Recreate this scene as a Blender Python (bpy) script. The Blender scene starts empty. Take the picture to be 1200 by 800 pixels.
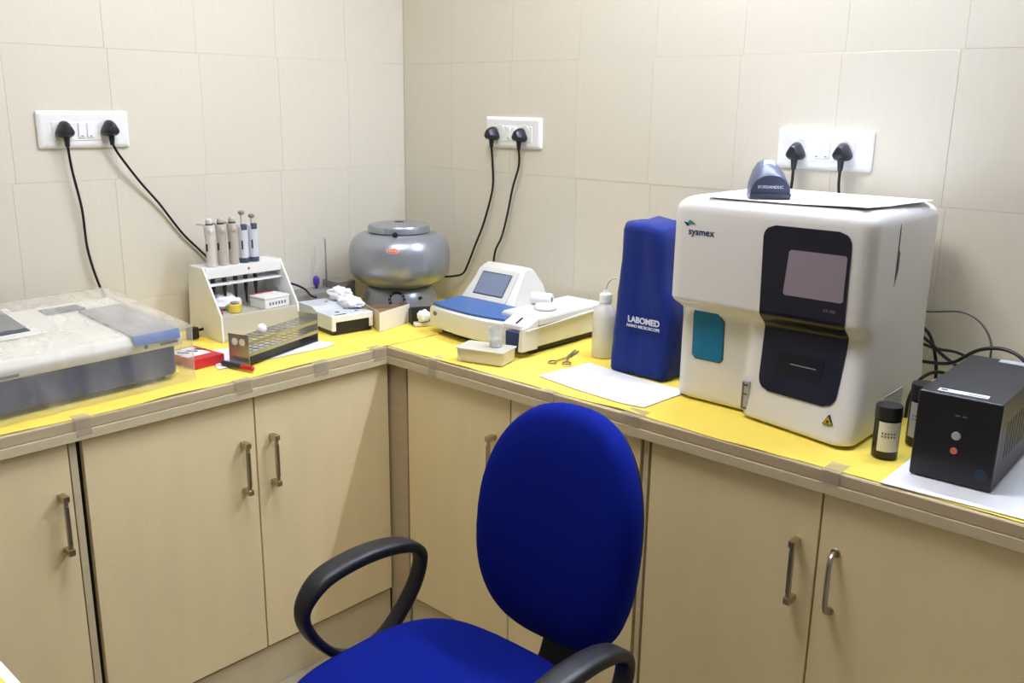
import bpy, bmesh, math, random
from mathutils import Vector, Matrix, noise
C = bpy.context.scene.collection
PI = math.pi
random.seed(7)

# ---------------------------------------------------------------- camera
def cam_setup():
    yaw, pitch, roll = 0.7364, 0.2531, 0.0140
    cy, sy, cp, sp = math.cos(yaw), math.sin(yaw), math.cos(pitch), math.sin(pitch)
    f = Vector((-sy*cp, cy*cp, -sp)); r = Vector((cy, sy, 0)); u = r.cross(f)
    c, s = math.cos(roll), math.sin(roll)
    r2 = r*c + u*s; u2 = u*c - r*s
    cd = bpy.data.cameras.new('camera'); cam = bpy.data.objects.new('camera', cd)
    cd.sensor_fit = 'HORIZONTAL'; cd.sensor_width = 36.0; cd.lens = 1071.88/1200*36
    cd.clip_start = 0.02
    M = Matrix(((r2.x, u2.x, -f.x, 2.499), (r2.y, u2.y, -f.y, -2.1796), (r2.z, u2.z, -f.z, 1.5433), (0, 0, 0, 1)))
    cam.matrix_world = M; C.objects.link(cam); bpy.context.scene.camera = cam
cam_setup()

# ---------------------------------------------------------------- world, light, exposure
w = bpy.data.worlds.new('world'); bpy.context.scene.world = w; w.use_nodes = True
w.node_tree.nodes['Background'].inputs[0].default_value = (0.9, 0.92, 1, 1)
w.node_tree.nodes['Background'].inputs[1].default_value = 0.05
TUBE_STRENGTH = 162.0        # fluorescent tube high on the right wall
FILL_STRENGTH = 18.5        # unseen square ceiling panel, added for fill light
vs = bpy.context.scene.view_settings
vs.view_transform = 'Standard'; vs.look = 'None'; vs.gamma = 1.0; vs.use_curve_mapping = False
vs.exposure = 0.44

# ---------------------------------------------------------------- materials
def lin(c): return c/12.92 if c <= 0.04045 else ((c+0.055)/1.055)**2.4
def rgb(h):
    h = h.lstrip('#'); return tuple(lin(int(h[i:i+2], 16)/255) for i in (0, 2, 4)) + (1,)
def mat(name, col, rough=0.5, metal=0.0, var=0.0, scale=20.0, stretch=(1, 1, 1), bump=0.0, bscale=None, spec=0.5,
        emit=0.0, rand=0.0, trans=0.0, alpha=1.0, sheen=0.0, coat=0.0):
    m = bpy.data.materials.new(name); m.use_nodes = True
    nt = m.node_tree; N = nt.nodes; L = nt.links; b = N['Principled BSDF']
    base = rgb(col)
    b.inputs['Base Color'].default_value = base
    b.inputs['Roughness'].default_value = rough; b.inputs['Metallic'].default_value = metal
    b.inputs['Specular IOR Level'].default_value = spec
    b.inputs['Transmission Weight'].default_value = trans; b.inputs['Alpha'].default_value = alpha
    b.inputs['Sheen Weight'].default_value = sheen; b.inputs['Coat Weight'].default_value = coat
    if emit:
        b.inputs['Emission Color'].default_value = base; b.inputs['Emission Strength'].default_value = emit
    if var or bump or rand:
        tc = N.new('ShaderNodeTexCoord'); mp = N.new('ShaderNodeMapping'); mp.inputs['Scale'].default_value = stretch
        L.new(tc.outputs['Object'], mp.inputs['Vector'])
        nz = N.new('ShaderNodeTexNoise'); nz.inputs['Scale'].default_value = scale; nz.inputs['Detail'].default_value = 4
        L.new(mp.outputs['Vector'], nz.inputs['Vector'])
        if var or rand:
            mx = N.new('ShaderNodeMapRange'); mx.inputs['To Min'].default_value = 1-var; mx.inputs['To Max'].default_value = 1+var
            mx.inputs['From Min'].default_value = 0.3; mx.inputs['From Max'].default_value = 0.7
            L.new(nz.outputs['Fac'], mx.inputs['Value'])
            out = mx.outputs['Result']
            if rand:
                oi = N.new('ShaderNodeObjectInfo'); r2 = N.new('ShaderNodeMapRange')
                r2.inputs['To Min'].default_value = 1-rand; r2.inputs['To Max'].default_value = 1+rand*0.6
                L.new(oi.outputs['Random'], r2.inputs['Value'])
                mu = N.new('ShaderNodeMath'); mu.operation = 'MULTIPLY'
                L.new(out, mu.inputs[0]); L.new(r2.outputs['Result'], mu.inputs[1]); out = mu.outputs[0]
            sc = N.new('ShaderNodeVectorMath'); sc.operation = 'SCALE'; sc.inputs[0].default_value = base[:3]
            L.new(out, sc.inputs['Scale']); L.new(sc.outputs['Vector'], b.inputs['Base Color'])
        if bump:
            n2 = N.new('ShaderNodeTexNoise'); n2.inputs['Scale'].default_value = bscale or scale; n2.inputs['Detail'].default_value = 3
            L.new(mp.outputs['Vector'], n2.inputs['Vector'])
            bp = N.new('ShaderNodeBump'); bp.inputs['Strength'].default_value = bump; bp.inputs['Distance'].default_value = 0.002
            L.new(n2.outputs['Fac'], bp.inputs['Height']); L.new(bp.outputs['Normal'], b.inputs['Normal'])
    return m
M = {}
M['tile'] = mat('wall_laminate', '#DED7C5', 0.5, var=0.012, scale=90, stretch=(1, 1, 0.2), bump=0.03, bscale=160, rand=0.012, spec=0.25)
M['plaster'] = mat('plaster', '#DDD6C4', 0.8, var=0.02, scale=6)
M['far_wall'] = mat('far_wall_paint', '#A8A196', 0.8, var=0.02, scale=6)
M['ceil'] = mat('ceiling_paint', '#F1EFE8', 0.9)
M['floor'] = mat('floor_vinyl', '#A3977F', 0.5, var=0.1, scale=30)
M['laminate'] = mat('cream_laminate', '#F8E4B0', 0.42, var=0.03, scale=14, stretch=(1, 1, 0.25), bump=0.03, bscale=60, spec=0.35, rand=0.015)
M['edge'] = mat('tan_edge', '#C4B18E', 0.5, var=0.06, scale=25, stretch=(0.3, 0.3, 3))
M['edge_light'] = mat('pale_edge', '#D6C7A0', 0.45, var=0.04, scale=25)
M['carcass'] = mat('carcass_gap_shade', '#2A2118', 0.8)  # near-black puts the shade of the door gaps into the board colour
M['yellow'] = mat('yellow_cloth', '#F8DE62', 0.75, var=0.035, scale=9, bump=0.12, bscale=40, spec=0.2)
M['white_paper'] = mat('white_paper', '#EDEEF2', 0.7, var=0.01, scale=6, spec=0.2)
M['tape'] = mat('packing_tape', '#D2C6A8', 0.25, var=0.05, scale=30, alpha=0.32, spec=0.5)
M['steel'] = mat('brushed_steel', '#B9B4AA', 0.28, 1.0, var=0.08, scale=60, stretch=(1, 1, 0.1))
M['brass'] = mat('aged_brass', '#BCAE93', 0.32, 1.0, var=0.06, scale=50)
M['chrome'] = mat('chrome', '#D2D0CB', 0.16, 1.0)
M['rackmetal'] = mat('rack_steel', '#AEB0B4', 0.34, 0.9, var=0.1, scale=25)
M['silver'] = mat('silver_hammer_paint', '#A0A4AB', 0.3, 0.55, var=0.05, scale=120, bump=0.02, bscale=300, spec=0.6)
M['silver_dark'] = mat('grey_dial', '#77777A', 0.4, 0.3)
M['white_plastic'] = mat('white_plastic', '#F2F2F0', 0.3, spec=0.5)
M['white_matte'] = mat('white_matte', '#F3F3F0', 0.5)
M['white_switch'] = mat('white_switch', '#F6F6F6', 0.25)
M['ana'] = mat('offwhite_casing', '#DDDAD5', 0.33, var=0.008, scale=8, spec=0.45)
M['ana_dark'] = mat('navy_gloss', '#15162A', 0.3, spec=0.45)
M['ana_dark2'] = mat('navy_gloss_low', '#10111C', 0.2, spec=0.5)
M['screen_dead'] = mat('screen_matte', '#8A7F8C', 0.25, spec=0.6)
M['teal'] = mat('teal_window', '#1A739E', 0.3, spec=0.4)
M['groove'] = mat('groove_grey', '#55524E', 0.6)
M['grey_mark'] = mat('grey_print', '#6F7076', 0.6)
M['black_print'] = mat('black_print', '#17171A', 0.6)
M['white_print'] = mat('white_print', '#D9DAE6', 0.6)
M['logo_blue'] = mat('logo_blue', '#1B3763', 0.5)
M['logo_teal'] = mat('logo_teal', '#2C8090', 0.5)
M['logo_green'] = mat('logo_green', '#3F7F55', 0.5)
M['warn'] = mat('warning_yellow', '#D9B822', 0.5)
M['black_rubber'] = mat('black_rubber', '#121114', 0.45, spec=0.4)
M['plug'] = mat('plug_black', '#1B1B22', 0.38, spec=0.5)
M['black_plastic'] = mat('black_plastic', '#1A191C', 0.42, var=0.05, scale=200, bump=0.05, bscale=500)
M['arm'] = mat('armrest_plastic', '#1C1C20', 0.45, bump=0.08, bscale=600, spec=0.45)
M['ups'] = mat('ups_black', '#1F1E21', 0.5, var=0.06, scale=200, bump=0.05, bscale=600)
M['ups_front'] = mat('ups_front', '#17161B', 0.35)
M['blue_fabric'] = mat('blue_fabric', '#06197A', 0.9, var=0.12, scale=260, bump=0.25, bscale=500, spec=0.1, sheen=0.0)
M['bag'] = mat('blue_cotton', '#132872', 0.8, var=0.1, scale=180, bump=0.15, bscale=350, spec=0.15, sheen=0.15)
M['blue_panel'] = mat('blue_panel', '#3E67A4', 0.4)
M['blue_skirt'] = mat('blue_skirt', '#132D62', 0.4)
M['blue_flap'] = mat('grey_flap', '#77797F', 0.35)
M['beige'] = mat('beige_casing', '#DEDBD0', 0.42, var=0.01, scale=10)
M['beige2'] = mat('beige_casing_warm', '#D9D0B6', 0.45)
M['screen_on'] = mat('lcd_grey', '#78849A', 0.25, spec=0.6)
M['dark_frame'] = mat('dark_frame', '#3A4250', 0.4)
M['card'] = mat('carton_white', '#EEE9DA', 0.7, var=0.02, scale=10)
M['card_in'] = mat('carton_brown', '#94755A', 0.85, var=0.08, scale=25)
M['card_edge'] = mat('carton_side', '#D6C7A6', 0.8)
M['cotton'] = mat('cotton_wool', '#FBFBFB', 0.95, bump=0.5, bscale=150, spec=0.1)
M['red'] = mat('red_card', '#C8262E', 0.45)
M['red_plastic'] = mat('red_plastic', '#C3222B', 0.3)
M['redbadge'] = mat('badge_red', '#D2533F', 0.4)
M['badge_cream'] = mat('badge_cream', '#E9D7C9', 0.4)
M['purple'] = mat('purple_rubber', '#4A33A0', 0.4)
M['yellow_cap'] = mat('yellow_plastic', '#E8D254', 0.4)
M['grey_plastic'] = mat('grey_plastic', '#8F8C86', 0.5, var=0.04, scale=30)
M['pip_grey'] = mat('pipette_grey', '#BDB6AA', 0.38)
M['pip_white'] = mat('pipette_white', '#D9D6CE', 0.35)
M['pip_blue'] = mat('pipette_bluish', '#D6DBE2', 0.3)
M['slate'] = mat('slate_plastic', '#4B5468', 0.4)
M['scanner'] = mat('scanner_slate', '#4A5268', 0.38, spec=0.5)
M['scanner_dark'] = mat('scanner_navy', '#23243A', 0.35)
M['scanner_win'] = mat('scanner_trigger', '#B9CBE3', 0.2, spec=0.7)
M['foot'] = mat('rubber_foot', '#231D1C', 0.7)
M['white_cord'] = mat('white_cord', '#DCDAD4', 0.4)
M['grey_cord'] = mat('grey_cord', '#4A453F', 0.5)
M['bottle_label'] = mat('bottle_label', '#E4DFCC', 0.6)
M['silver_label'] = mat('silver_label', '#A9A8AC', 0.5)
M['dark_bottle'] = mat('dark_bottle', '#151319', 0.25, spec=0.5)
M['led_red'] = mat('orange_button', '#D5664F', 0.35)
M['emblem'] = mat('emblem_blue', '#0E3347', 0.4)
M['kickboard'] = mat('kick_laminate', '#DACBA2', 0.5, var=0.04, scale=14)
M['tube'] = mat('tube_glow', '#D4E2FF', 0.4, emit=TUBE_STRENGTH)
M['panel'] = mat('fill_glow', '#F6F6FF', 0.4, emit=FILL_STRENGTH)
M['smoke'] = mat('smoky_acrylic', '#E9E4D4', 0.25, alpha=0.6, spec=0.5)
M['clear'] = mat('clear_glass', '#DDE2E2', 0.05, alpha=0.35, spec=0.6)
M['frost'] = mat('frosted_plastic', '#EDE8D6', 0.3, alpha=0.62, spec=0.5)
M['frost2'] = mat('milky_polythene', '#EDEBE2', 0.35, alpha=0.8, spec=0.4)
M['liquid'] = mat('milky_liquid', '#EFEBD8', 0.3, alpha=0.8)

def film_material():
    m = bpy.data.materials.new('clear_film'); m.use_nodes = True
    nt = m.node_tree; N = nt.nodes; L = nt.links; N.clear()
    out = N.new('ShaderNodeOutputMaterial'); mx = N.new('ShaderNodeMixShader'); tr = N.new('ShaderNodeBsdfTransparent')
    p = N.new('ShaderNodeBsdfPrincipled'); p.inputs['Base Color'].default_value = rgb('#EFEADC'); p.inputs['Roughness'].default_value = 0.22
    p.inputs['Specular IOR Level'].default_value = 0.7
    tc = N.new('ShaderNodeTexCoord'); nz = N.new('ShaderNodeTexNoise'); nz.inputs['Scale'].default_value = 7; nz.inputs['Detail'].default_value = 5
    mp = N.new('ShaderNodeMapping'); mp.inputs['Scale'].default_value = (1, 2.2, 0.6)
    L.new(tc.outputs['Object'], mp.inputs['Vector']); L.new(mp.outputs['Vector'], nz.inputs['Vector'])
    r = N.new('ShaderNodeMapRange'); r.inputs['From Min'].default_value = 0.3; r.inputs['From Max'].default_value = 0.7
    r.inputs['To Min'].default_value = 0.07; r.inputs['To Max'].default_value = 0.24; r.inputs['From Min'].default_value = 0.38; r.inputs['From Max'].default_value = 0.72
    L.new(nz.outputs['Fac'], r.inputs['Value'])
    bp = N.new('ShaderNodeBump'); bp.inputs['Strength'].default_value = 0.6; bp.inputs['Distance'].default_value = 0.015
    L.new(nz.outputs['Fac'], bp.inputs['Height']); L.new(bp.outputs['Normal'], p.inputs['Normal'])
    lw_ = N.new('ShaderNodeLayerWeight'); lw_.inputs['Blend'].default_value = 0.35
    ma = N.new('ShaderNodeMath'); ma.operation = 'MULTIPLY_ADD'; ma.use_clamp = True; ma.inputs[1].default_value = 0.45
    L.new(lw_.outputs['Facing'], ma.inputs[0]); L.new(r.outputs['Result'], ma.inputs[2])
    L.new(ma.outputs[0], mx.inputs[0]); L.new(tr.outputs[0], mx.inputs[1]); L.new(p.outputs[0], mx.inputs[2]); L.new(mx.outputs[0], out.inputs[0])
    return m
M['film'] = film_material()

def stained_laminate():
    m = mat('cream_laminate_stained', '#F8E4B0', 0.42, var=0.03, scale=14, stretch=(1, 1, 0.25), spec=0.35)
    nt = m.node_tree; N = nt.nodes; L = nt.links; b = N['Principled BSDF']
    src = b.inputs['Base Color'].links[0].from_socket
    tc = N.new('ShaderNodeTexCoord'); mp = N.new('ShaderNodeMapping'); mp.inputs['Scale'].default_value = (1, 9, 2.2)
    L.new(tc.outputs['Object'], mp.inputs['Vector'])
    nz = N.new('ShaderNodeTexNoise'); nz.inputs['Scale'].default_value = 4.5; nz.inputs['Detail'].default_value = 6; nz.inputs['Roughness'].default_value = 0.7
    L.new(mp.outputs['Vector'], nz.inputs['Vector'])
    r = N.new('ShaderNodeMapRange'); r.inputs['From Min'].default_value = 0.62; r.inputs['From Max'].default_value = 0.74
    r.inputs['To Min'].default_value = 0; r.inputs['To Max'].default_value = 0.22
    L.new(nz.outputs['Fac'], r.inputs['Value'])
    mx = N.new('ShaderNodeMix'); mx.data_type = 'RGBA'
    L.new(r.outputs['Result'], mx.inputs['Factor']); L.new(src, mx.inputs[6]); mx.inputs[7].default_value = rgb('#9A8A62')
    L.new(mx.outputs[2], b.inputs['Base Color'])
    return m
M['laminate_stained'] = stained_laminate()

# ---------------------------------------------------------------- mesh helpers
def new(): return bmesh.new()
def box(bm, x0, x1, y0, y1, z0, z1, bev=0.0, seg=2):
    t = bmesh.new()
    bmesh.ops.create_cube(t, size=1)
    for v in t.verts:
        v.co = Vector(((x0+x1)/2+v.co.x*(x1-x0), (y0+y1)/2+v.co.y*(y1-y0), (z0+z1)/2+v.co.z*(z1-z0)))
    if bev: bmesh.ops.bevel(t, geom=t.edges[:], offset=bev, segments=seg, profile=0.5, affect='EDGES', clamp_overlap=True)
    merge(bm, t); return bm
def merge(bm, t, mx=None):
    if mx is not None: bmesh.ops.transform(t, matrix=mx, verts=t.verts)
    me = bpy.data.meshes.new('tmp'); t.to_mesh(me); t.free(); bm.from_mesh(me); bpy.data.meshes.remove(me)
def loft(bm, rings, cap0=True, cap1=True, closed=True):
    vv = [[bm.verts.new(p) for p in r] for r in rings]
    n = len(rings[0])
    for a, b in zip(vv, vv[1:]):
        for i in range(n if closed else n-1):
            j = (i+1) % n; bm.faces.new((a[i], a[j], b[j], b[i]))
    if closed and cap0: bm.faces.new(vv[0][::-1])
    if closed and cap1: bm.faces.new(vv[-1])
    return bm
def lathe(bm, prof, c=(0, 0, 0), seg=24, mx=None):
    t = bmesh.new()
    rings = []
    for r, z in prof:
        r = max(r, 1e-5)
        rings.append([(r*math.cos(2*PI*i/seg), r*math.sin(2*PI*i/seg), z) for i in range(seg)])
    loft(t, rings)
    bmesh.ops.remove_doubles(t, verts=t.verts, dist=2e-5)
    merge(bm, t, Matrix.Translation(c) @ (mx or Matrix()))
    return bm
def smooth_path(pts, n=8):
    P = [Vector(p) for p in pts]
    if len(P) < 3: return P
    out = []
    for i in range(len(P)-1):
        p0 = P[i-1] if i else P[0]*2-P[1]; p1 = P[i]; p2 = P[i+1]; p3 = P[i+2] if i+2 < len(P) else P[-1]*2-P[-2]
        for k in range(n):
            t = k/n
            out.append(0.5*((2*p1)+(p2-p0)*t+(2*p0-5*p1+4*p2-p3)*t*t+(3*p1-p0-3*p2+p3)*t**3))
    out.append(P[-1]); return out
def sweep(bm, path, shape, closed=False, up=(0, 0, 1), scales=None):
    """shape: list of (a,b); a along side axis, b along normal; parallel transport frame"""
    P = [Vector(p) for p in path]; n = len(P); rings = []
    nrm = None
    for i in range(n):
        if closed: t = (P[(i+1) % n]-P[i-1]).normalized()
        else: t = (P[min(i+1, n-1)]-P[max(i-1, 0)]).normalized()
        if nrm is None:
            u = Vector(up); nrm = (u-t*u.dot(t))
            if nrm.length < 1e-3: u = Vector((1, 0, 0)); nrm = u-t*u.dot(t)
            nrm.normalize()
        else:
            nrm = (nrm-t*nrm.dot(t)).normalized()
        s = t.cross(nrm); k = scales[i] if scales else 1
        rings.append([P[i]+s*(a*k)+nrm*(b*k) for a, b in shape])
    if closed: rings.append(rings[0])
    loft(bm, rings, cap0=not closed, cap1=not closed)
    if closed: bmesh.ops.remove_doubles(bm, verts=bm.verts, dist=1e-6)
    return bm
def circ(r, n=8): return [(r*math.cos(2*PI*i/n), r*math.sin(2*PI*i/n)) for i in range(n)]
def tube(bm, pts, r, seg=8, n=8): return sweep(bm, smooth_path(pts, n), circ(r, seg))
def rrect(x0, x1, y0, y1, r, z=0.0, n=5):
    out = []
    for cx, cy, a in ((x1-r, y1-r, 0), (x0+r, y1-r, PI/2), (x0+r, y0+r, PI), (x1-r, y0+r, 1.5*PI)):
        for k in range(n+1):
            t = a+PI/2*k/n; out.append((cx+r*math.cos(t), cy+r*math.sin(t), z))
    return out
def rbox(bm, x0, x1, y0, y1, z0, z1, r, edge=0.003, n=5, es=3):
    rings = []
    for k in range(es+1):
        t = PI/2*k/es; d = edge*(1-math.sin(t)); rings.append(rrect(x0+d, x1-d, y0+d, y1-d, max(r-d, 1e-4), z0+edge*(1-math.cos(t)), n))
    for k in range(es+1):
        t = PI/2*k/es; d = edge*(1-math.cos(t)); rings.append(rrect(x0+d, x1-d, y0+d, y1-d, max(r-d, 1e-4), z1-edge+edge*math.sin(t), n))
    return loft(bm, rings)
def prism(bm, poly, axis, lo, hi, bev=0.0, seg=2):
    """poly in the two other axes (cyclic order): axis x -> (y,z); y -> (x,z); z -> (x,y)"""
    def mk(p, h):
        return {'x': (h, p[0], p[1]), 'y': (p[0], h, p[1]), 'z': (p[0], p[1], h)}[axis]
    t = bmesh.new()
    a = [t.verts.new(mk(p, lo)) for p in poly]; b = [t.verts.new(mk(p, hi)) for p in poly]; n = len(poly)
    t.faces.new(a); t.faces.new(b)
    for i in range(n): t.faces.new((a[i], a[(i+1) % n], b[(i+1) % n], b[i]))
    bmesh.ops.recalc_face_normals(t, faces=t.faces)
    if bev: bmesh.ops.bevel(t, geom=t.edges[:], offset=bev, segments=seg, profile=0.5, affect='EDGES', clamp_overlap=True)
    merge(bm, t); return bm
def holed_plate(bm, x0, x1, y0, y1, z0, z1, nx, ny, r, seg=10):
    """flat plate nx by ny with a round hole in each cell"""
    dx = (x1-x0)/nx; dy = (y1-y0)/ny
    t = bmesh.new()
    for i in range(nx):
        for j in range(ny):
            cx = x0+dx*(i+.5); cy = y0+dy*(j+.5)
            sq = []; ci = []
            for k in range(seg*2):
                a = 2*PI*k/(seg*2); c, s = math.cos(a), math.sin(a); m = max(abs(c), abs(s))
                sq.append((cx+dx/2*c/m, cy+dy/2*s/m)); ci.append((cx+r*c, cy+r*s))
            for z in (z0, z1):
                A = [t.verts.new((*p, z)) for p in sq]; B = [t.verts.new((*p, z)) for p in ci]
                n = len(A)
                for k in range(n):
                    q = (A[k], A[(k+1) % n], B[(k+1) % n], B[k]); t.faces.new(q if z == z1 else q[::-1])
            lo = [t.verts.new((*p, z0)) for p in ci]; hi = [t.verts.new((*p, z1)) for p in ci]
            for k in range(len(lo)):
                q = (k+1) % len(lo); t.faces.new((lo[k], hi[k], hi[q], lo[q]))
    a = [(x0, y0), (x1, y0), (x1, y1), (x0, y1)]
    lo = [t.verts.new((*p, z0)) for p in a]; hi = [t.verts.new((*p, z1)) for p in a]
    for k in range(4): t.faces.new((lo[k], lo[(k+1) % 4], hi[(k+1) % 4], hi[k]))
    bmesh.ops.remove_doubles(t, verts=t.verts, dist=1e-6)
    merge(bm, t); return bm
def cyl(bm, c, r, h, axis='z', seg=16, bev=0.0):
    pr = [(0, 0), (r-bev, 0), (r, bev), (r, h-bev), (r-bev, h), (0, h)] if bev else [(0, 0), (r, 0), (r, h), (0, h)]
    mx = {'z': Matrix(), 'x': Matrix.Rotation(PI/2, 4, 'Y'), 'y': Matrix.Rotation(-PI/2, 4, 'X')}[axis]
    return lathe(bm, pr, c, seg, mx)
def lump(bm, c, rx, ry, rz, amp=0.25, seed=0, sub=3, freq=3.0, flat=None):
    t = bmesh.new(); bmesh.ops.create_icosphere(t, subdivisions=sub, radius=1)
    for v in t.verts:
        d = 1+amp*noise.noise(v.co*freq+Vector((seed*3.1, seed, 0)))+amp*.4*noise.noise(v.co*freq*2.7+Vector((seed, 5, 1)))
        v.co = Vector((v.co.x*rx*d, v.co.y*ry*d, v.co.z*rz*d))
        if flat is not None: v.co.z = max(v.co.z, flat)
    merge(bm, t, Matrix.Translation(c)); return bm

def link(name, bm, m, parent=None, smooth=0.6):
    bmesh.ops.recalc_face_normals(bm, faces=bm.faces)
    me = bpy.data.meshes.new(name); bm.to_mesh(me); bm.free()
    me.materials.append(M[m] if isinstance(m, str) else m)
    if smooth:
        for p in me.polygons: p.use_smooth = True
        me.set_sharp_from_angle(angle=smooth)
    o = bpy.data.objects.new(name, me); C.objects.link(o)
    if smooth and smooth <= 0.65 and len(me.polygons) < 20000:
        wn = o.modifiers.new('weighted', 'WEIGHTED_NORMAL'); wn.keep_sharp = True; wn.weight = 80
    if parent is not None: o.parent = parent
    return o
def tag(o, label, cat, group=None):
    o['label'] = label; o['category'] = cat
    if group: o['group'] = group
    return o
def thing(name, label, cat, loc=(0, 0, 0), rz=0.0, group=None):
    o = bpy.data.objects.new(name, None); C.objects.link(o); o.empty_display_size = 0.05
    o.location = loc; o.rotation_euler = (0, 0, rz)
    return tag(o, label, cat, group)
def struct(name, bm, m, parent=None, smooth=0):
    o = link(name, bm, m, parent, smooth); o['kind'] = 'structure'; return o
def wpart(name, bm, m, root, smooth=0.6):
    """bm is in world coordinates; root is a top-level Empty"""
    inv = (Matrix.Translation(root.location) @ root.rotation_euler.to_matrix().to_4x4()).inverted()
    bmesh.ops.transform(bm, matrix=inv, verts=bm.verts)
    return link(name, bm, m, root, smooth)
def lettering(name, s, size, m, parent, mx, extrude=0.0004, bold=0.0, ax='CENTER', sx=1.0):
    cu = bpy.data.curves.new(name, 'FONT'); cu.body = s; cu.size = size; cu.extrude = extrude; cu.align_x = ax; cu.align_y = 'CENTER'; cu.offset = bold
    o = bpy.data.objects.new(name, cu); C.objects.link(o)
    dg = bpy.context.evaluated_depsgraph_get(); me = bpy.data.meshes.new_from_object(o.evaluated_get(dg))
    bpy.data.objects.remove(o); bpy.data.curves.remove(cu)
    me.transform(mx @ Matrix.Diagonal((sx, 1, 1, 1))); me.materials.clear(); me.materials.append(M[m])
    q = bpy.data.objects.new(name, me); C.objects.link(q); q.parent = parent; return q
def copy_tree(o, parent=None):
    c = o.copy(); C.objects.link(c)
    if parent is not None: c.parent = parent
    for ch in [k for k in bpy.data.objects if k.parent == o]: copy_tree(ch, c)
    return c
FACE_Y = Matrix.Rotation(PI/2, 4, 'X')              # text in the xz plane, readable from -y

H = 0.88; D = 0.578; ZT = H+0.0035                  # worktop top, depth, top of the cloth

# ---------------------------------------------------------------- room shell
RX, RY, RZ = 3.4, -3.4, 2.75
WT = 0.12
wl = struct('wall_left', box(new(), -WT, -0.005, RY, WT, 0, RZ), 'plaster')
wr = struct('wall_right', box(new(), -0.005, RX, 0.005, WT, 0, RZ), 'plaster')
struct('wall_rear', box(new(), RX, RX+WT, RY, WT, 0, RZ), 'far_wall')
struct('wall_front', box(new(), -WT, RX+WT, RY-WT, RY, 0, RZ), 'far_wall')
struct('floor', box(new(), -WT, RX+WT, RY-WT, WT, -0.1, 0), 'floor')
struct('ceiling', box(new(), -WT, RX+WT, RY-WT, WT, RZ, RZ+0.1), 'ceil')

# wall tiles, each an object
tile_cache = {}
def wall_tile(wall, side, u0, u1, z0, z1):
    wd, hg = round(u1-u0, 4), round(z1-z0, 4)
    key = (side, wd, hg)
    if key not in tile_cache:
        g = 0.0002; c = 0.0007; t = 0.003
        bm = new()
        a = (wd/2-g, hg/2-g); b = (wd/2-g-c, hg/2-g-c)
        def P(u, z, d): return (d, u, z) if side == 'L' else (u, -d, z)
        q = [(-1, -1), (1, -1), (1, 1), (-1, 1)]
        r = [[P(s*a[0], k*a[1], -t) for s, k in q], [P(s*a[0], k*a[1], -c*.6) for s, k in q], [P(s*b[0], k*b[1], 0) for s, k in q]]
        loft(bm, r)
        bmesh.ops.recalc_face_normals(bm, faces=bm.faces)
        me = bpy.data.meshes.new('tile'); bm.to_mesh(me); bm.free(); me.materials.append(M['tile']); tile_cache[key] = me
    o = bpy.data.objects.new('tile', tile_cache[key]); C.objects.link(o); o.parent = wall
    d = random.uniform(-0.0004, 0.0001); m = (u0+u1)/2; z = (z0+z1)/2
    o.location = (d, m, z) if side == 'L' else (m, -d, z)
    k = 0.0009
    o.rotation_euler = (0, random.uniform(-k, k), random.uniform(-k, k)) if side == 'L' else (random.uniform(-k, k), 0, random.uniform(-k, k))
zs = [0.653, 0.993, 1.333, 1.673, 2.013, 2.353, 2.75]
for j in range(6):
    sh = (0, 0.006, -0.004, 0.003, -0.01, 0.004)[j]
    us = [0]+[0.246+sh+0.2636*i for i in range(13)]; us = [u for u in us if u < 3.3]+[3.395]
    for a, b in zip(us, us[1:]): wall_tile(wl, 'L', -b, -a, zs[j], zs[j+1])
    us = [0]+[0.242+sh+0.2636*i for i in range(13)]; us = [u for u in us if u < 3.3]+[3.395]
    for a, b in zip(us, us[1:]): wall_tile(wr, 'R', a, b, zs[j], zs[j+1])

# ---------------------------------------------------------------- tube light and added fill panel
lt = thing('tube_light', 'fluorescent tube light high on the right wall, above the frame', 'lamp', (1.65, 0, 2.32))
link('batten', box(new(), -0.64, 0.64, -0.05, -0.001, 0.025, 0.075, 0.004), 'white_plastic', lt)
for s in (-1, 1): link('end_cap', box(new(), s*0.63-0.012, s*0.63+0.012, -0.065, -0.012, -0.02, 0.03, 0.004), 'white_plastic', lt)
link('tube', cyl(new(), (-0.61, -0.038, 0.004), 0.014, 1.22, 'x', 16), 'tube', lt)
cp = thing('fill_panel', 'added square fill panel on the ceiling, unseen above the frame', 'lamp', (1.2, -1.1, RZ))
link('frame', box(new(), -0.32, 0.32, -0.32, 0.32, -0.03, -0.0005, 0.004), 'white_plastic', cp)
link('diffuser', box(new(), -0.295, 0.295, -0.295, 0.295, -0.034, -0.029), 'panel', cp)

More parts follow.
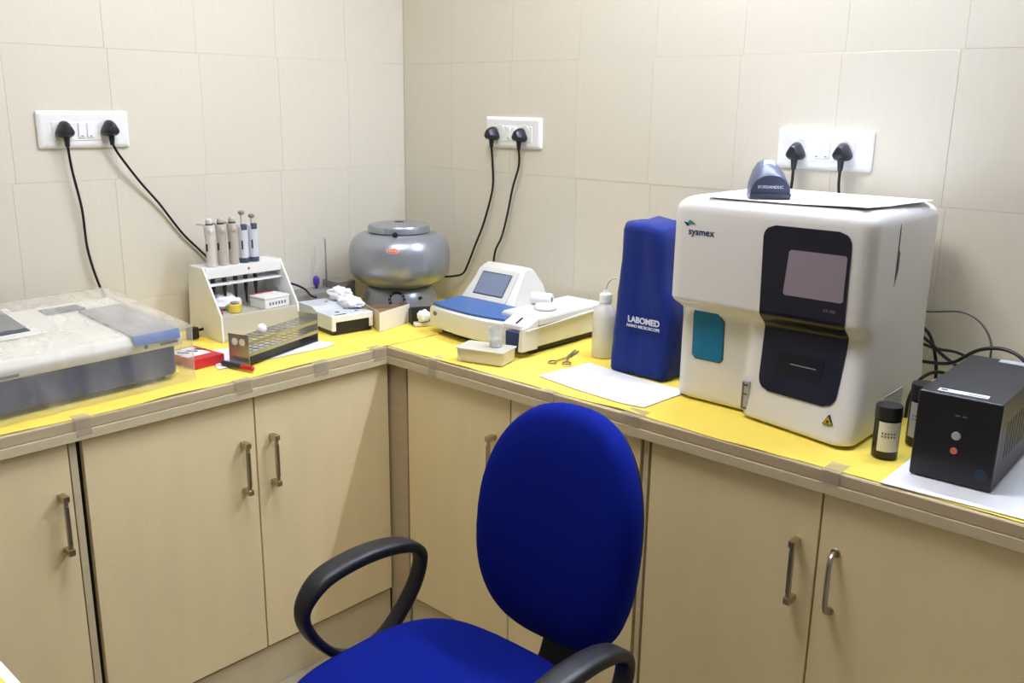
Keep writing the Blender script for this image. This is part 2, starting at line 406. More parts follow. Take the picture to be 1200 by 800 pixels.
# ---------------------------------------------------------------- cabinets
def handle_bar(parent, name='handle', kind='bar'):
    """handle local frame: door face is y=0 and the handle stands to -y; long axis z, centre 0"""
    o = None
    if kind == 'bar':
        bm = new()
        box(bm, -0.0045, 0.0045, -0.028, -0.019, -0.047, 0.047, 0.0015)
        for k in range(-3, 4): box(bm, k*0.0012-0.0003, k*0.0012+0.0003, -0.0287, -0.0275, -0.044, 0.044)
        o = link(name, bm, 'steel', parent)
        for s in (-1, 1):
            p = new(); box(p, -0.007, 0.007, -0.031, 0, s*0.062-0.007, s*0.062+0.007, 0.0015)
            box(p, -0.004, 0.004, -0.027, -0.02, min(s*0.045, s*0.058), max(s*0.045, s*0.058), 0.001)
            link('handle_post', p, 'brass', o)
    else:
        bm = new(); tube(bm, [(0, 0, 0.062), (0, -0.016, 0.06), (0, -0.026, 0.045), (0, -0.028, 0), (0, -0.026, -0.045), (0, -0.016, -0.06), (0, 0, -0.062)], 0.0052, 10)
        o = link(name, bm, 'steel', parent)
        for s in (-1, 1): link('handle_post', cyl(new(), (0, -0.004, s*0.062), 0.0095, 0.004, 'y', 14, 0.001), 'brass', o)
    return o
ZB, ZD = 0.128, 0.829     # door bottom and top
def cabinet(label, origin, rz, width, doors, kick=True):
    """local: x along the front, front carcass face at y=0 looking to -y, doors 18 mm in front"""
    t = thing('base_cabinet', label, 'cabinet', origin, rz, None)
    bm = new(); box(bm, 0.001, width-0.001, 0.0, 0.53, 0.004, 0.834)
    link('body', bm, 'carcass', t, 0)
    k = new(); box(k, 0.001, width-0.001, -0.010, -0.0005, 0.0, 0.119, 0.002); link('kick_board', k, 'kickboard', t)
    for x0, x1, hx, kind, m in doors:
        d = link('door', box(new(), x0, x1, -0.0185, -0.0008, ZB, ZD, 0.0015), m, t)
        if hx is not None:
            h = handle_bar(d, kind=kind); h.location = (hx, -0.0185, 0.655)
    return t
FX = D-0.012-0.018        # carcass face so that the door face sits 12 mm behind the worktop edge
# left run: local x runs along +y, front looks to +x  => rotate +90deg
ca = cabinet('cream base cabinet at the far left, under the covered instrument', (FX, -1.94, 0), PI/2, 0.503,
             [(0.004, 0.482, 0.457, 'bar', 'laminate')])
link('stile', box(new(), 0.4845, 0.5, -0.0185, -0.0008, 0.1, ZD, 0.001), 'edge_light', ca)
cb = cabinet('cream two-door base cabinet left of the corner, with scuffed doors', (FX, -1.431, 0), PI/2, 0.861,
             [(0.004, 0.425, 0.388, 'bar', 'laminate_stained'), (0.429, 0.8595, 0.471, 'bar', 'laminate_stained')])
# right run: local x = world x
cc = cabinet('cream two-door base cabinet right of the corner, behind the blue chair', (0.642, -FX, 0), 0, 0.794,
             [(0.004, 0.391, 0.339, 'bar', 'laminate'), (0.395, 0.786, 0.445, 'bar', 'laminate')])
cd_ = cabinet('cream two-door base cabinet under the white analyser, one bow handle', (1.4505, -FX, 0), 0, 0.86,
              [(0.0065, 0.398, 0.359, 'bar', 'laminate'), (0.402, 0.856, 0.436, 'bow', 'laminate')])
link('stile', box(new(), -0.0135, -0.0005, -0.0185, 0.3, 0.1, ZD, 0.001), 'edge_light', cd_)
tag(link('corner_post', box(new(), 0.552, 0.635, -0.562, -0.52, 0.0, 0.834, 0.001), 'edge'), 'tan wooden filler post in the inside corner between the cabinets', 'post')

# ---------------------------------------------------------------- worktop, cloth, tape
wt = thing('worktop', 'cream L-shaped worktop running along both walls', 'worktop', (0, 0, H))
YE, XE = -2.40, 2.34
bm = new(); prism(bm, [(0.001, -0.001), (XE, -0.001), (XE, -D+0.004), (D-0.004, -D+0.004), (D-0.004, YE), (0.001, YE)], 'z', 0.8345, H)
wpart('slab', bm, 'edge_light', wt, 0)
for z0, z1, e, m in ((0.8345, 0.8562, 0.003, 'edge_light'), (0.8575, 0.8795, 0.0, 'edge')):
    bm = new(); box(bm, D-0.004, D+e, YE, -D-0.004+e*0, z0, z1, 0.0012); wpart('edge_band', bm, m, wt)
    bm = new(); box(bm, D-0.004, XE, -D-e, -D+0.004, z0, z1, 0.0012); wpart('edge_band', bm, m, wt)

def cloth(name, label, u0, u1, v0, v1, mapf, seed, edge_dir=1):
    nu = int((u1-u0)/0.012); nv = int((v1-v0)/0.016); bm = new(); g = []
    for i in range(nu+1):
        row = []
        for j in range(nv+1):
            u = u0+(u1-u0)*i/nu; v = v0+(v1-v0)*j/nv
            s = j/nv
            e = (0.010*noise.noise(Vector((u*3.3, seed, 0)))-0.006)*max(0, (s-0.8)/0.2)
            x, y = mapf(u, v+e)
            hgt = 0.0007+0.0011*(0.5+0.5*noise.noise(Vector((u*14, v*10, seed))))+0.006*max(0, (s-0.9)/0.1)**2*max(0, noise.noise(Vector((u*6, 3.3, seed))))
            row.append(bm.verts.new((x, y, H+hgt)))
        g.append(row)
    for i in range(nu):
        for j in range(nv): bm.faces.new((g[i][j], g[i+1][j], g[i+1][j+1], g[i][j+1]))
    r = bmesh.ops.extrude_face_region(bm, geom=bm.faces[:])
    for e in r['geom']:
        if isinstance(e, bmesh.types.BMVert): e.co.z += 0.0007
    return tag(link(name, bm, 'yellow', None, 1.2), label, 'cloth')
cloth('yellow_cloth', 'yellow paper cloth covering the worktop along the left wall', 0.01, 2.38, 0.006, D-0.004, lambda u, v: (v, -u), 2.0)
cloth('yellow_cloth', 'yellow paper cloth covering the worktop along the right wall', 0.562, 2.325, 0.006, D-0.004, lambda u, v: (u, -v), 9.0)

def tape(side, at, wdt, up, down, label, back=0.02):
    bm = new(); t = 0.0005
    e = D+0.0036
    prof = [(e-back, ZT+0.0006), (e, H+0.0022), (e, H-0.001), (e+0.0004, H-down)]
    prof2 = [(a+t, b+t) for a, b in prof[::-1]]
    poly = prof+prof2
    if side == 'L': prism(bm, [(a, b) for a, b in poly], 'y', -at-wdt/2, -at+wdt/2)
    else: prism(bm, [(-a, b) for a, b in poly], 'x', at-wdt/2, at+wdt/2)
    return tag(link('tape_strip', bm, 'tape', None, 0), label, 'tape')
tape('L', 1.425, 0.034, 0, 0.036, 'clear tape strip on the worktop edge below the covered instrument', 0.03)
tape('L', 1.037, 0.045, 0, 0.030, 'tape strip on the worktop edge below the red-tipped marker')
tape('L', 0.808, 0.045, 0, 0.032, 'tape strip on the left worktop edge below the steel tube rack')
tape('L', 0.612, 0.040, 0, 0.030, 'tape strip on the worktop edge at the inside corner', 0.035)
tape('R', 0.762, 0.030, 0, 0.045, 'tape strip on the worktop edge below the blue-topped analyser', 0.04)
tape('R', 1.165, 0.040, 0, 0.022, 'tape strip on the worktop edge above the chair, left of its back')
tape('R', 1.405, 0.050, 0, 0.022, 'tape strip on the worktop edge behind the right side of the chair back', 0.045)
tape('R', 1.865, 0.036, 0, 0.024, 'tape strip on the right worktop edge between the white analyser and the dark bottle', 0.05)

# side desk, lower left
dk = thing('side_desk', 'desk corner with yellow top and white edge at the bottom left', 'desk', (1.1, -2.12, 0))
link('desk_top', box(new(), -0.46, 0.46, -0.26, 0.26, 0.835, 0.862, 0.002), 'white_matte', dk)
for sx in (-1, 1):
    for sy in (-1, 1): link('leg', box(new(), sx*0.42-0.02, sx*0.42+0.02, sy*0.22-0.02, sy*0.22+0.02, 0, 0.835, 0.002), 'steel', dk)
tag(link('yellow_cloth', box(new(), 0.65, 1.548, -2.37, -1.874, 0.8622, 0.864), 'yellow', None, 0), 'yellow cloth on the desk corner at the bottom left of the photo', 'cloth')

# ---------------------------------------------------------------- sockets, plugs and cords
def socket(label, along, a0, a1, z0, z1, frame_m='white_plastic'):
    """local frame: x along the wall, y=0 wall face, stands to -y"""
    wdt, hgt = a1-a0, z1-z0
    if along == 'x': loc, rz = ((a0+a1)/2, 0, z0), 0
    else: loc, rz = ((0, (a0+a1)/2, z0)), PI/2
    t = thing('socket_plate', label, 'socket', loc, rz)
    bm = new()
    rings = []
    for d, y in ((0, -0.0005), (0, -0.006), (0.004, -0.010), (0.012, -0.0125)):
        rings.append([(x, y, z) for x, z, _ in rrect(-wdt/2+d, wdt/2-d, d, hgt-d, 0.006, 0, 3)])
    loft(bm, rings); link('frame', bm, 'white_plastic', t)
    iw = wdt*0.36; ih = 0.024
    link('inset', box(new(), -iw, iw, -0.0145, -0.011, hgt/2-ih-0.004, hgt/2+ih-0.004, 0.002), 'white_matte', t)
    for s in (-1, 1):
        sw = link('switch', box(new(), s*0.0115-0.0085, s*0.0115+0.0085, -0.0185, -0.014, hgt/2-0.021, hgt/2+0.017, 0.002), 'white_switch', t)
        link('switch_mark', box(new(), s*0.0115-0.003, s*0.0115+0.003, -0.0189, -0.0184, hgt/2-0.0175, hgt/2-0.0155), 'black_print', sw)
    for s in (-1, 1):
        sk = new(); cyl(sk, (s*(iw-0.032), -0.0155, hgt/2+0.002), 0.023, 0.0015, 'y', 20, 0.0005); link('outlet_face', sk, 'white_matte', t)
    return t, iw
def plug(label, wallpos, along, path, yaw=0, tilt=0, r=0.0035):
    """three-pin plug: rounded triangular body; cord path in world coordinates"""
    if along == 'x': loc, rz = (wallpos[0], -0.016, wallpos[1]), 0
    else: loc, rz = (0.016, wallpos[0], wallpos[1]), PI/2
    t = thing('plug_lead', label, 'power lead', loc, rz)
    def tri(k, y):
        pts = []
        for a, rr in ((PI/2, 0.022), (PI/2+2*PI/3, 0.021), (PI/2+4*PI/3, 0.021)):
            cx, cz = rr*0.55*math.cos(a), rr*0.55*math.sin(a)
            for q in (-2, -1, 0, 1, 2): pts.append((k*(cx+0.012*math.cos(a+q*PI/6)), y, k*(cz+0.012*math.sin(a+q*PI/6))))
        return pts
    bm = new(); loft(bm, [tri(0.9, 0.001), tri(1.0, -0.003), tri(1.0, -0.014), tri(0.92, -0.021), tri(0.78, -0.030), tri(0.6, -0.036), tri(0.3, -0.038)])
    b = link('plug', bm, 'plug', t)
    bm = new(); lathe(bm, [(0.009, 0.0), (0.0075, -0.01), (0.006, -0.026), (0.0045, -0.030)], (0, -0.016, -0.012), 12); link('strain_relief', bm, 'plug', b)
    bm = new()
    w0 = Vector(loc)+(Vector((0, -0.016, -0.035)) if along == 'x' else Vector((0.016, 0, -0.035)))
    tube(bm, [w0]+[Vector(p) for p in path], r, 8); wpart('cable', bm, 'black_rubber', t)
    return t
socket('white twin socket plate on the left wall above the covered instrument', 'y', -1.234, -0.996, 1.418, 1.513)
socket('white twin socket plate on the right wall above the silver centrifuge', 'x', 0.405, 0.638, 1.412, 1.506)
socket('white twin socket plate on the right wall behind the scanner', 'x', 1.417, 1.655, 1.401, 1.497)
plug('black plug and cord hanging behind the covered instrument, left one', (-1.173, 1.464), 'y',
     [(0.026, -1.165, 1.36), (0.02, -1.148, 1.26), (0.016, -1.142, 1.15), (0.02, -1.122, 1.05), (0.035, -1.10, 0.98), (0.05, -1.10, 0.93)])
plug('black plug and cord slanting down to the pipette stand', (-1.056, 1.466), 'y',
     [(0.03, -1.04, 1.40), (0.022, -0.985, 1.325), (0.014, -0.93, 1.26), (0.010, -0.865, 1.17), (0.010, -0.80, 1.10), (0.012, -0.74, 1.03), (0.016, -0.62, 0.975), (0.04, -0.545, 0.985), (0.09, -0.515, 0.972), (0.135, -0.515, 0.953), (0.16, -0.515, 0.9515)])
plug('black plug and cord trailing left to the silver centrifuge', (0.452, 1.452), 'x',
     [(0.452, -0.026, 1.36), (0.447, -0.02, 1.28), (0.41, -0.02, 1.17), (0.37, -0.02, 1.09), (0.335, -0.02, 1.02), (0.31, -0.02, 0.985), (0.27, -0.03, 0.972), (0.22, -0.05, 0.965), (0.18, -0.09, 0.95)])
plug('black plug and cord dropping behind the blue-topped analyser', (0.569, 1.450), 'x',
     [(0.565, -0.026, 1.36), (0.535, -0.02, 1.29), (0.515, -0.02, 1.21), (0.49, -0.02, 1.13), (0.462, -0.02, 1.08), (0.455, -0.02, 1.02), (0.47, -0.022, 0.95), (0.50, -0.023, 0.93)])
plug('black plug and cord standing just behind the scanner', (1.475, 1.44), 'x',
     [(1.472, -0.028, 1.36), (1.466, -0.03, 1.30), (1.46, -0.03, 1.22), (1.47, -0.035, 1.12), (1.50, -0.035, 1.04)])
plug('black plug and cord right of the scanner, going down behind the white analyser', (1.592, 1.443), 'x',
     [(1.592, -0.028, 1.36), (1.605, -0.03, 1.30), (1.625, -0.03, 1.24), (1.64, -0.03, 1.16), (1.65, -0.03, 1.05)])

# ---------------------------------------------------------------- covered instrument and its dust cover
ci = thing('covered_instrument', 'wide beige and blue lab instrument under a clear plastic cover', 'instrument', (0.3, -1.44, ZT))
bm = new(); rbox(bm, 0.13, 0.455, -1.76, -1.14, ZT+0.012, 0.968, 0.03, 0.006); wpart('skirt', bm, 'blue_skirt', ci)
bm = new()
for x in (0.16, 0.42):
    for y in (-1.72, -1.18): wpart('rubber_foot', cyl(new(), (x, y, ZT), 0.014, 0.0125, 'z', 12), 'foot', ci)
prof = [(0.125, 0.9685), (0.465, 0.9685), (0.468, 0.992), (0.455, 1.008), (0.30, 1.022), (0.125, 1.040)]
bm = new(); prism(bm, [(a, b) for a, b in prof], 'y', -1.765, -1.135, 0.006); wpart('upper_casing', bm, 'beige', ci)
bm = new(); prism(bm, [(0.215, 1.031), (0.40, 1.0145), (0.462, 1.006), (0.470, 0.988), (0.474, 0.990), (0.466, 1.0125), (0.40, 1.021), (0.215, 1.037)], 'y', -1.262, -1.145, 0.0015)
fl = wpart('flap', bm, 'blue_flap', ci)
bm = new(); prism(bm, [(0.4695, 0.990), (0.476, 0.990), (0.469, 1.0135), (0.4625, 1.011)], 'y', -1.262, -1.145, 0.001); wpart('flap_lip', bm, 'blue_panel', ci)
bm = new(); box(bm, 0.15, 0.20, -1.33, -1.235, 1.033, 1.0385, 0.001); wpart('display_window', bm, 'slate', ci)
bm = new(); prism(bm, [(0.14, 1.04), (0.33, 1.02), (0.33, 1.026), (0.15, 1.055)], 'y', -1.68, -1.40, 0.003); sh = wpart('screen_housing', bm, 'beige', ci)
bm = new(); prism(bm, [(0.165, 1.0528), (0.31, 1.0292), (0.31, 1.0307), (0.165, 1.0543)], 'y', -1.66, -1.42); wpart('screen', bm, 'dark_frame', ci)
bm = new(); box(bm, 0.466, 0.4695, -1.195, -1.15, 0.979, 0.983); box(bm, 0.466, 0.4695, -1.235, -1.228, 0.978, 0.986); box(bm, 0.466, 0.4695, -1.56, -1.52, 0.975, 0.981)
wpart('badge_print', bm, 'grey_mark', ci)
# cover: closed film skirt and top as one crumpled sheet
bm = new(); NU = 220
def cov_ring(z, x0, x1, y0, y1, r, slope, amp, seed):
    # a rounded rectangle, dense
    base = []
    L1, L2 = x1-x0, y1-y0
    per = 2*(L1+L2)
    for k in range(NU):
        s = per*k/NU
        if s < L2: p = (x1, y0+s)
        elif s < L2+L1: p = (x1-(s-L2), y1)
        elif s < 2*L2+L1: p = (x0, y1-(s-L2-L1))
        else: p = (x0+(s-2*L2-L1), y0)
        # round corners
        cx = min(max(p[0], x0+r), x1-r); cyy = min(max(p[1], y0+r), y1-r)
        d = Vector((p[0]-cx, p[1]-cyy))
        if d.length > 1e-6 and abs(d.x) > 1e-6 and abs(d.y) > 1e-6: d = d.normalized()*r; p = (cx+d.x, cyy+d.y)
        n = amp*1.3*noise.noise(Vector((s*16, z*5, seed)))+amp*0.9*abs(noise.noise(Vector((s*37, z*9, seed))))
        mx_, my_ = (x0+x1)/2, (y0+y1)/2
        q = Vector((p[0]-mx_, p[1]-my_)); q = q.normalized()*(q.length+n)
        zz = z+slope*max(0, (x1-p[0]))
        base.append((mx_+q.x, my_+q.y, zz))
    return base
R = [cov_ring(ZT+0.0008, 0.055, 0.492, -1.79, -1.122, 0.012, 0, 0.005, 1), cov_ring(0.91, 0.06, 0.488, -1.79, -1.120, 0.012, 0.0, 0.005, 1),
     cov_ring(0.95, 0.065, 0.486, -1.79, -1.118, 0.012, 0.02, 0.004, 1), cov_ring(0.985, 0.07, 0.484, -1.785, -1.114, 0.012, 0.06, 0.003, 1),
     cov_ring(1.012, 0.078, 0.482, -1.782, -1.112, 0.012, 0.10, 0.002, 1), cov_ring(1.0195, 0.085, 0.474, -1.775, -1.12, 0.012, 0.10, 0.002, 1)]
for k in range(1, 7):
    t = k/7
    R.append([(a+(0.28-a)*t, b+(-1.45-b)*t*0.9, c+(0.006*noise.noise(Vector((a*9*(1-t), b*9, t*6)))+0.0045*math.sin(t*3.1))) for a, b, c in R[5]])
loft(bm, R, cap0=False, cap1=True)
TURN = 0.06
ci.rotation_euler = (0, 0, TURN); ci.location.x += 0.018
bmesh.ops.transform(bm, matrix=Matrix.Translation((0.318, -1.44, 0)) @ Matrix.Rotation(TURN, 4, 'Z') @ Matrix.Translation((-0.3, 1.44, 0)), verts=bm.verts)
tag(link('dust_cover', bm, 'film', None, 1.0), 'clear crumpled plastic dust cover draped over the instrument at the far left', 'cover')

# ---------------------------------------------------------------- pipette stand with pipettes
ps = thing('pipette_stand', 'white pipette stand with sloping side panels against the left wall', 'stand', (0.14, -0.75, ZT))
Y0, Y1 = -0.882, -0.622
for y in (Y0, Y1-0.006):
    bm = new(); prism(bm, [(0.045, ZT), (0.225, ZT), (0.222, ZT+0.075), (0.138, 1.085), (0.06, 1.085)], 'y', y, y+0.006, 0.001); wpart('side_panel', bm, 'white_matte', ps)
bm = new(); box(bm, 0.05, 0.056, Y0+0.0065, Y1-0.0065, ZT+0.004, 1.07); wpart('back_panel', bm, 'white_plastic', ps)
bm = new(); box(bm, 0.0565, 0.146, Y0+0.0065, Y1-0.0065, 1.052, 1.083, 0.002); wpart('top_rail', bm, 'white_plastic', ps)
bm = new(); cyl(bm, (0.1455, -0.738, 1.069), 0.004, 0.001, 'x', 12); wpart('red_emblem', bm, 'redbadge', ps)
bm = new(); box(bm, 0.098, 0.150, Y0+0.0065, Y1-0.0065, 1.030, 1.035, 0.001); wpart('lower_rail', bm, 'white_plastic', ps)
bm = new(); box(bm, 0.0565, 0.215, Y0+0.0065, Y1-0.0065, ZT+0.0655, ZT+0.0685, 0.0008); wpart('tray_floor', bm, 'smoke', ps)
bm = new(); box(bm, 0.2155, 0.2185, Y0+0.0065, Y1-0.0065, ZT+0.001, ZT+0.072, 0.0008); box(bm, 0.0565, 0.2155, -0.75, -0.747, ZT+0.001, ZT+0.0655)
wpart('tray_front', bm, 'smoke', ps)
ys = [-0.842, -0.806, -0.770, -0.736, -0.703]
def pipette(y, kind, label):
    t = thing('pipette', label, 'pipette', (0.122, y, 1.0835), -0.2, 'pipettes in the white stand')
    body = {'g': 'pip_grey', 'w': 'pip_white', 'b': 'pip_blue'}[kind]
    bm = new()
    h = 0.118 if kind != 'b' else 0.108
    prof = [(0.0, 0.0), (0.0125, 0.0), (0.0135, 0.004), (0.014, 0.03), (0.0138, 0.07), (0.0150, 0.095), (0.0155, h-0.006), (0.013, h), (0, h)]
    lathe(bm, prof, (0, 0, 0.0005), 18)
    if kind != 'b': lump(bm, (0.009, 0.0, h-0.016), 0.010, 0.0095, 0.013, 0.0, 0, 2)     # finger swell to the front
    b = link('body', bm, body, t)
    link('tip_cone', lathe(new(), [(0.0065, -0.036), (0.006, -0.066), (0.0045, -0.082), (0.003, -0.112), (0.0022, -0.120)], (0, 0, 0), 12), 'black_plastic', t)
    if kind == 'b':
        link('collar', lathe(new(), [(0.0142, 0.0), (0.0148, 0.002), (0.0148, 0.012), (0.0142, 0.014)], (0, 0, 0.0005), 18), 'slate', t)
        link('button_shroud', box(new(), 0.004, 0.016, -0.009, 0.009, h-0.012, h+0.006, 0.003), 'slate', t)
        rod = 0.034 if y < -0.72 else 0.022
        link('plunger_rod', cyl(new(), (-0.004, 0, h-0.001), 0.0042, rod, 'z', 10), 'pip_white', t)
        link('plunger_button', lathe(new(), [(0.006, 0), (0.0095, 0.004), (0.009, 0.009), (0.004, 0.012), (0, 0.0125)], (-0.004, 0, h+rod-0.002), 14), 'grey_plastic', t)
        link('finger_hook', box(new(), -0.028, -0.008, -0.004, 0.004, h-0.006, h+0.0005, 0.002), 'pip_blue', t)
        link('volume_window', box(new(), 0.0095, 0.0145, -0.0095, -0.006, 0.04, 0.066, 0.001), 'black_print', t)
    else:
        link('black_collar', cyl(new(), (0, 0, h), 0.0105, 0.004, 'z', 14), 'black_print', t)
        link('plunger_button', lathe(new(), [(0.0085, 0), (0.0098, 0.003), (0.009, 0.011), (0.005, 0.015), (0, 0.0155)], (0, 0, h+0.004), 14), body, t)
        link('finger_hook', tube(new(), [(-0.006, -0.006, h-0.002), (-0.018, -0.018, h+0.002), (-0.026, -0.028, h+0.001)], 0.0035, 8, 4), body, t)
        link('volume_window', box(new(), 0.004, 0.009, -0.0148, -0.0105, 0.045, 0.066, 0.001), 'black_print', t)
pipette(ys[0], 'w', 'whitish pipette at the far left end of the white stand')
pipette(ys[1], 'g', 'grey pipette second from the left in the white stand')
pipette(ys[2], 'g', 'grey pipette in the middle of the white stand')
pipette(ys[3], 'b', 'bluish pipette with the tallest plunger in the white stand')
pipette(ys[4], 'b', 'bluish pipette at the right end of the white stand')
# on the tray of the stand
tz = ZT+0.0688
tb = thing('tip_box', 'small white tip box with red lid edge in the pipette stand', 'box', (0.165, -0.685, tz), 0.1)
link('body', box(new(), -0.035, 0.035, -0.045, 0.045, 0, 0.027, 0.002), 'white_plastic', tb)
link('lid', box(new(), -0.036, 0.036, -0.046, 0.046, 0.0273, 0.034, 0.002), 'white_matte', tb)
link('red_edge', box(new(), -0.0365, -0.030, -0.042, 0.036, 0.0343, 0.0358), 'red', tb)
bm = new()
for k in range(6): box(bm, 0.035, 0.0354, -0.03+0.011*k, -0.024+0.011*k, 0.009, 0.018)
link('print_marks', bm, 'grey_mark', tb)
yv = thing('yellow_pot', 'small yellow plastic pot with grey cap on the stand tray', 'pot', (0.17, -0.805, tz))
link('body', lathe(new(), [(0.017, 0), (0.019, 0.002), (0.0195, 0.022), (0.018, 0.024)], (0, 0, 0), 18), 'yellow_cap', yv)
link('cap', cyl(new(), (0, 0, 0.0242), 0.013, 0.006, 'z', 16, 0.001), 'grey_plastic', yv)
tag(link('red_vial', cyl(new(), (0.178, -0.857, tz), 0.0075, 0.013, 'z', 14, 0.002), 'red_plastic'), 'tiny dark red vial beside the yellow pot on the stand tray', 'vial')
bm = new(); lump(bm, (0.105, -0.80, tz+0.022), 0.04, 0.045, 0.024, 0.35, 4, 3, 2.5, -0.022)
tag(link('cotton_wool', bm, 'cotton', None, 1.5), 'white cotton wool at the back of the stand tray', 'cotton')

# ---------------------------------------------------------------- tube rack, papers, marker, red box
tag(link('paper_sheet', prism(new(), [(0.455, -1.032), (0.468, -0.70), (0.452, -0.662), (0.335, -0.69), (0.275, -0.955)], 'z', ZT+0.0004, ZT+0.0012), 'white_paper', None, 0),
    'white paper sheet under the steel tube rack', 'paper')
tr = thing('tube_rack', 'stainless steel test tube rack with round holes on white paper', 'rack', (0.490, -0.962, ZT+0.0014), PI/2+0.305)
# local: x along rack length (0..0.285), y depth to -? (0..0.112 towards the wall is +y)
LR, DR, HR = 0.290, 0.066, 0.081
for x in (0, LR-0.002):
    bm = new(); box(bm, x, x+0.002, 0, DR, 0, HR, 0.0006)
    pl = link('end_plate', bm, 'rackmetal', tr)
    if x == 0:
        for k in (0.021, 0.045): link('plate_hole', cyl(new(), (-0.0006, k, 0.061), 0.0095, 0.0016, 'x', 18), 'white_matte', pl)
for z, nm in ((0.062, 'upper_shelf'), (0.033, 'middle_shelf')):
    bm = new(); holed_plate(bm, 0.0025, LR-0.0025, 0.002, DR-0.002, z, z+0.0015, 12, 3, 0.0085, 8)
    s = link(nm, bm, 'rackmetal', tr, 0.5)
    link('shelf_lip', box(new(), 0.0025, LR-0.0025, 0.0005, 0.0018, z-0.0075, z+0.0015), 'rackmetal', s)
link('bottom_shelf', box(new(), 0.0025, LR-0.0025, 0.002, DR-0.002, 0.006, 0.0075), 'black_plastic', tr)  # black stands in for the shade inside the rack, below the middle shelf
bm = new(); lump(bm, (0.432, -0.885, ZT+0.0014+0.062+0.0017+0.0135), 0.013, 0.013, 0.0135, 0.06, 3, 3)
tag(link('cotton_ball', bm, 'cotton', None, 1.5), 'small white cotton ball on top of the steel tube rack', 'cotton')
mk = thing('marker_pen', 'dark marker pen with a bright red end on the paper edge', 'pen', (0.486, -0.992, ZT+0.0085), 0.2)
bm = new(); lathe(bm, [(0.004, -0.062), (0.0065, -0.055), (0.0068, 0.008), (0.0055, 0.01)], (0, 0, 0), 14, Matrix.Rotation(PI/2, 4, 'Y')); link('barrel', bm, 'scanner_dark', mk)
bm = new(); lathe(bm, [(0.0055, 0.0102), (0.0068, 0.012), (0.0068, 0.05), (0.004, 0.053)], (0, 0, 0), 14, Matrix.Rotation(PI/2, 4, 'Y')); link('cap', bm, 'red_plastic', mk)
rb = thing('red_box', 'flat red box with white and black printed top beside the cover', 'box', (0.345, -1.035, ZT), 0.10)
link('body', box(new(), -0.065, 0.065, -0.045, 0.045, 0, 0.024, 0.0015), 'red', rb)
tp = link('top_print', box(new(), -0.055, 0.03, -0.04, 0.03, 0.0241, 0.0248), 'white_paper', rb)
bm = new()
for k in range(3):
    t = bmesh.new(); box(t, -0.03, 0.025, -0.006, 0.006, 0.0249, 0.0252); merge(bm, t, Matrix.Translation((-0.015, -0.02+0.025*k, 0)) @ Matrix.Rotation(0.6, 4, 'Z') @ Matrix.Scale(0.55, 4, (1, 0, 0)))
link('black_marks', bm, 'black_print', tp)
ab = thing('adapter_plug', 'small black cable stub by the foot of the pipette stand', 'plug', (0.125, -0.918, ZT), 0.3)
link('body', box(new(), -0.012, 0.012, -0.015, 0.015, 0, 0.034, 0.004), 'plug', ab)
link('cable', tube(new(), [(0.0, 0.014, 0.022), (0.004, 0.03, 0.022), (0.008, 0.046, 0.024)], 0.004, 8, 4), 'black_rubber', ab)

# ---------------------------------------------------------------- white shaker box, grey box, rods, carton, cotton
wb = thing('white_shaker', 'low white lab device with black front recess beside the carton', 'device', (0.375, -0.615, ZT), PI/2-0.13)
# local x along front (0..0.135), y depth +  (0..0.2)
WL, WDp, WH = 0.137, 0.21, 0.056
link('base', box(new(), 0.003, WL-0.003, 0.004, WDp-0.004, 0, 0.012, 0.002), 'black_plastic', wb)
bm = new(); prism(bm, [(0, 0.012), (0.012, 0.012), (0.012, 0.038), (WL-0.012, 0.038), (WL-0.012, 0.012), (WL, 0.012), (WL, WH), (0, WH)], 'y', 0, 0.012, 0.0012)
link('front_frame', bm, 'white_matte', wb)
link('front_recess', box(new(), 0.0125, WL-0.0125, 0.004, 0.009, 0.0125, 0.0378), 'black_plastic', wb)
bm = new(); prism(bm, [(0.0125, 0.0125), (WDp, 0.0125), (WDp, 0.066), (0.12, 0.066), (0.095, WH), (0.0125, WH)], 'x', 0, WL, 0.0015)
tpz = link('casing', bm, 'pip_blue', wb)
bm = new()
for x, y, a in ((0.045, 0.05, 0.007), (0.10, 0.035, 0.006), (0.07, 0.16, 0.005)):
    z = WH if y < 0.09 else 0.066
    cyl(bm, (x, y, z), a, 0.0012, 'z', 14)
link('screw', bm, 'grey_mark', wb)
bm = new(); box(bm, 0.02, 0.055, 0.014, 0.020, WH, WH+0.0008); box(bm, 0.085, 0.115, 0.075, 0.083, WH, WH+0.0008); link('slot', bm, 'black_print', wb)
bm = new(); lump(bm, (0.232, -0.478, ZT+0.0855), 0.040, 0.030, 0.021, 0.4, 7, 4, 2.4, -0.0190); lump(bm, (0.300, -0.490, ZT+0.071), 0.050, 0.030, 0.019, 0.35, 9, 4, 2.2, -0.0145)
tag(link('cotton_wool', bm, 'cotton', None, 1.5), 'white cotton wool lying on top of the low white device', 'cotton')
gb = thing('grey_power_box', 'long grey box with a round outlet by the left wall', 'box', (0.07, -0.42, ZT))
link('body', box(new(), -0.05, 0.045, -0.17, 0.03, 0, 0.07, 0.004), 'grey_plastic', gb)
link('riser', box(new(), -0.05, 0.04, 0.0305, 0.10, 0, 0.092, 0.004), 'grey_plastic', gb)
link('round_outlet', cyl(new(), (0.0402, 0.066, 0.06), 0.022, 0.005, 'x', 20, 0.001), 'silver_dark', gb)
r1 = thing('glass_pipette', 'thin glass tube with a purple bulb near the left wall', 'pipette', (0.055, -0.437, ZT+0.0703))
link('bulb', lathe(new(), [(0.003, 0), (0.005, 0.004), (0.006, 0.009), (0.0062, 0.011), (0.0095, 0.014), (0.011, 0.022), (0.0105, 0.034), (0.006, 0.041), (0.002, 0.043)], (0, 0, 0), 16), 'purple', r1)
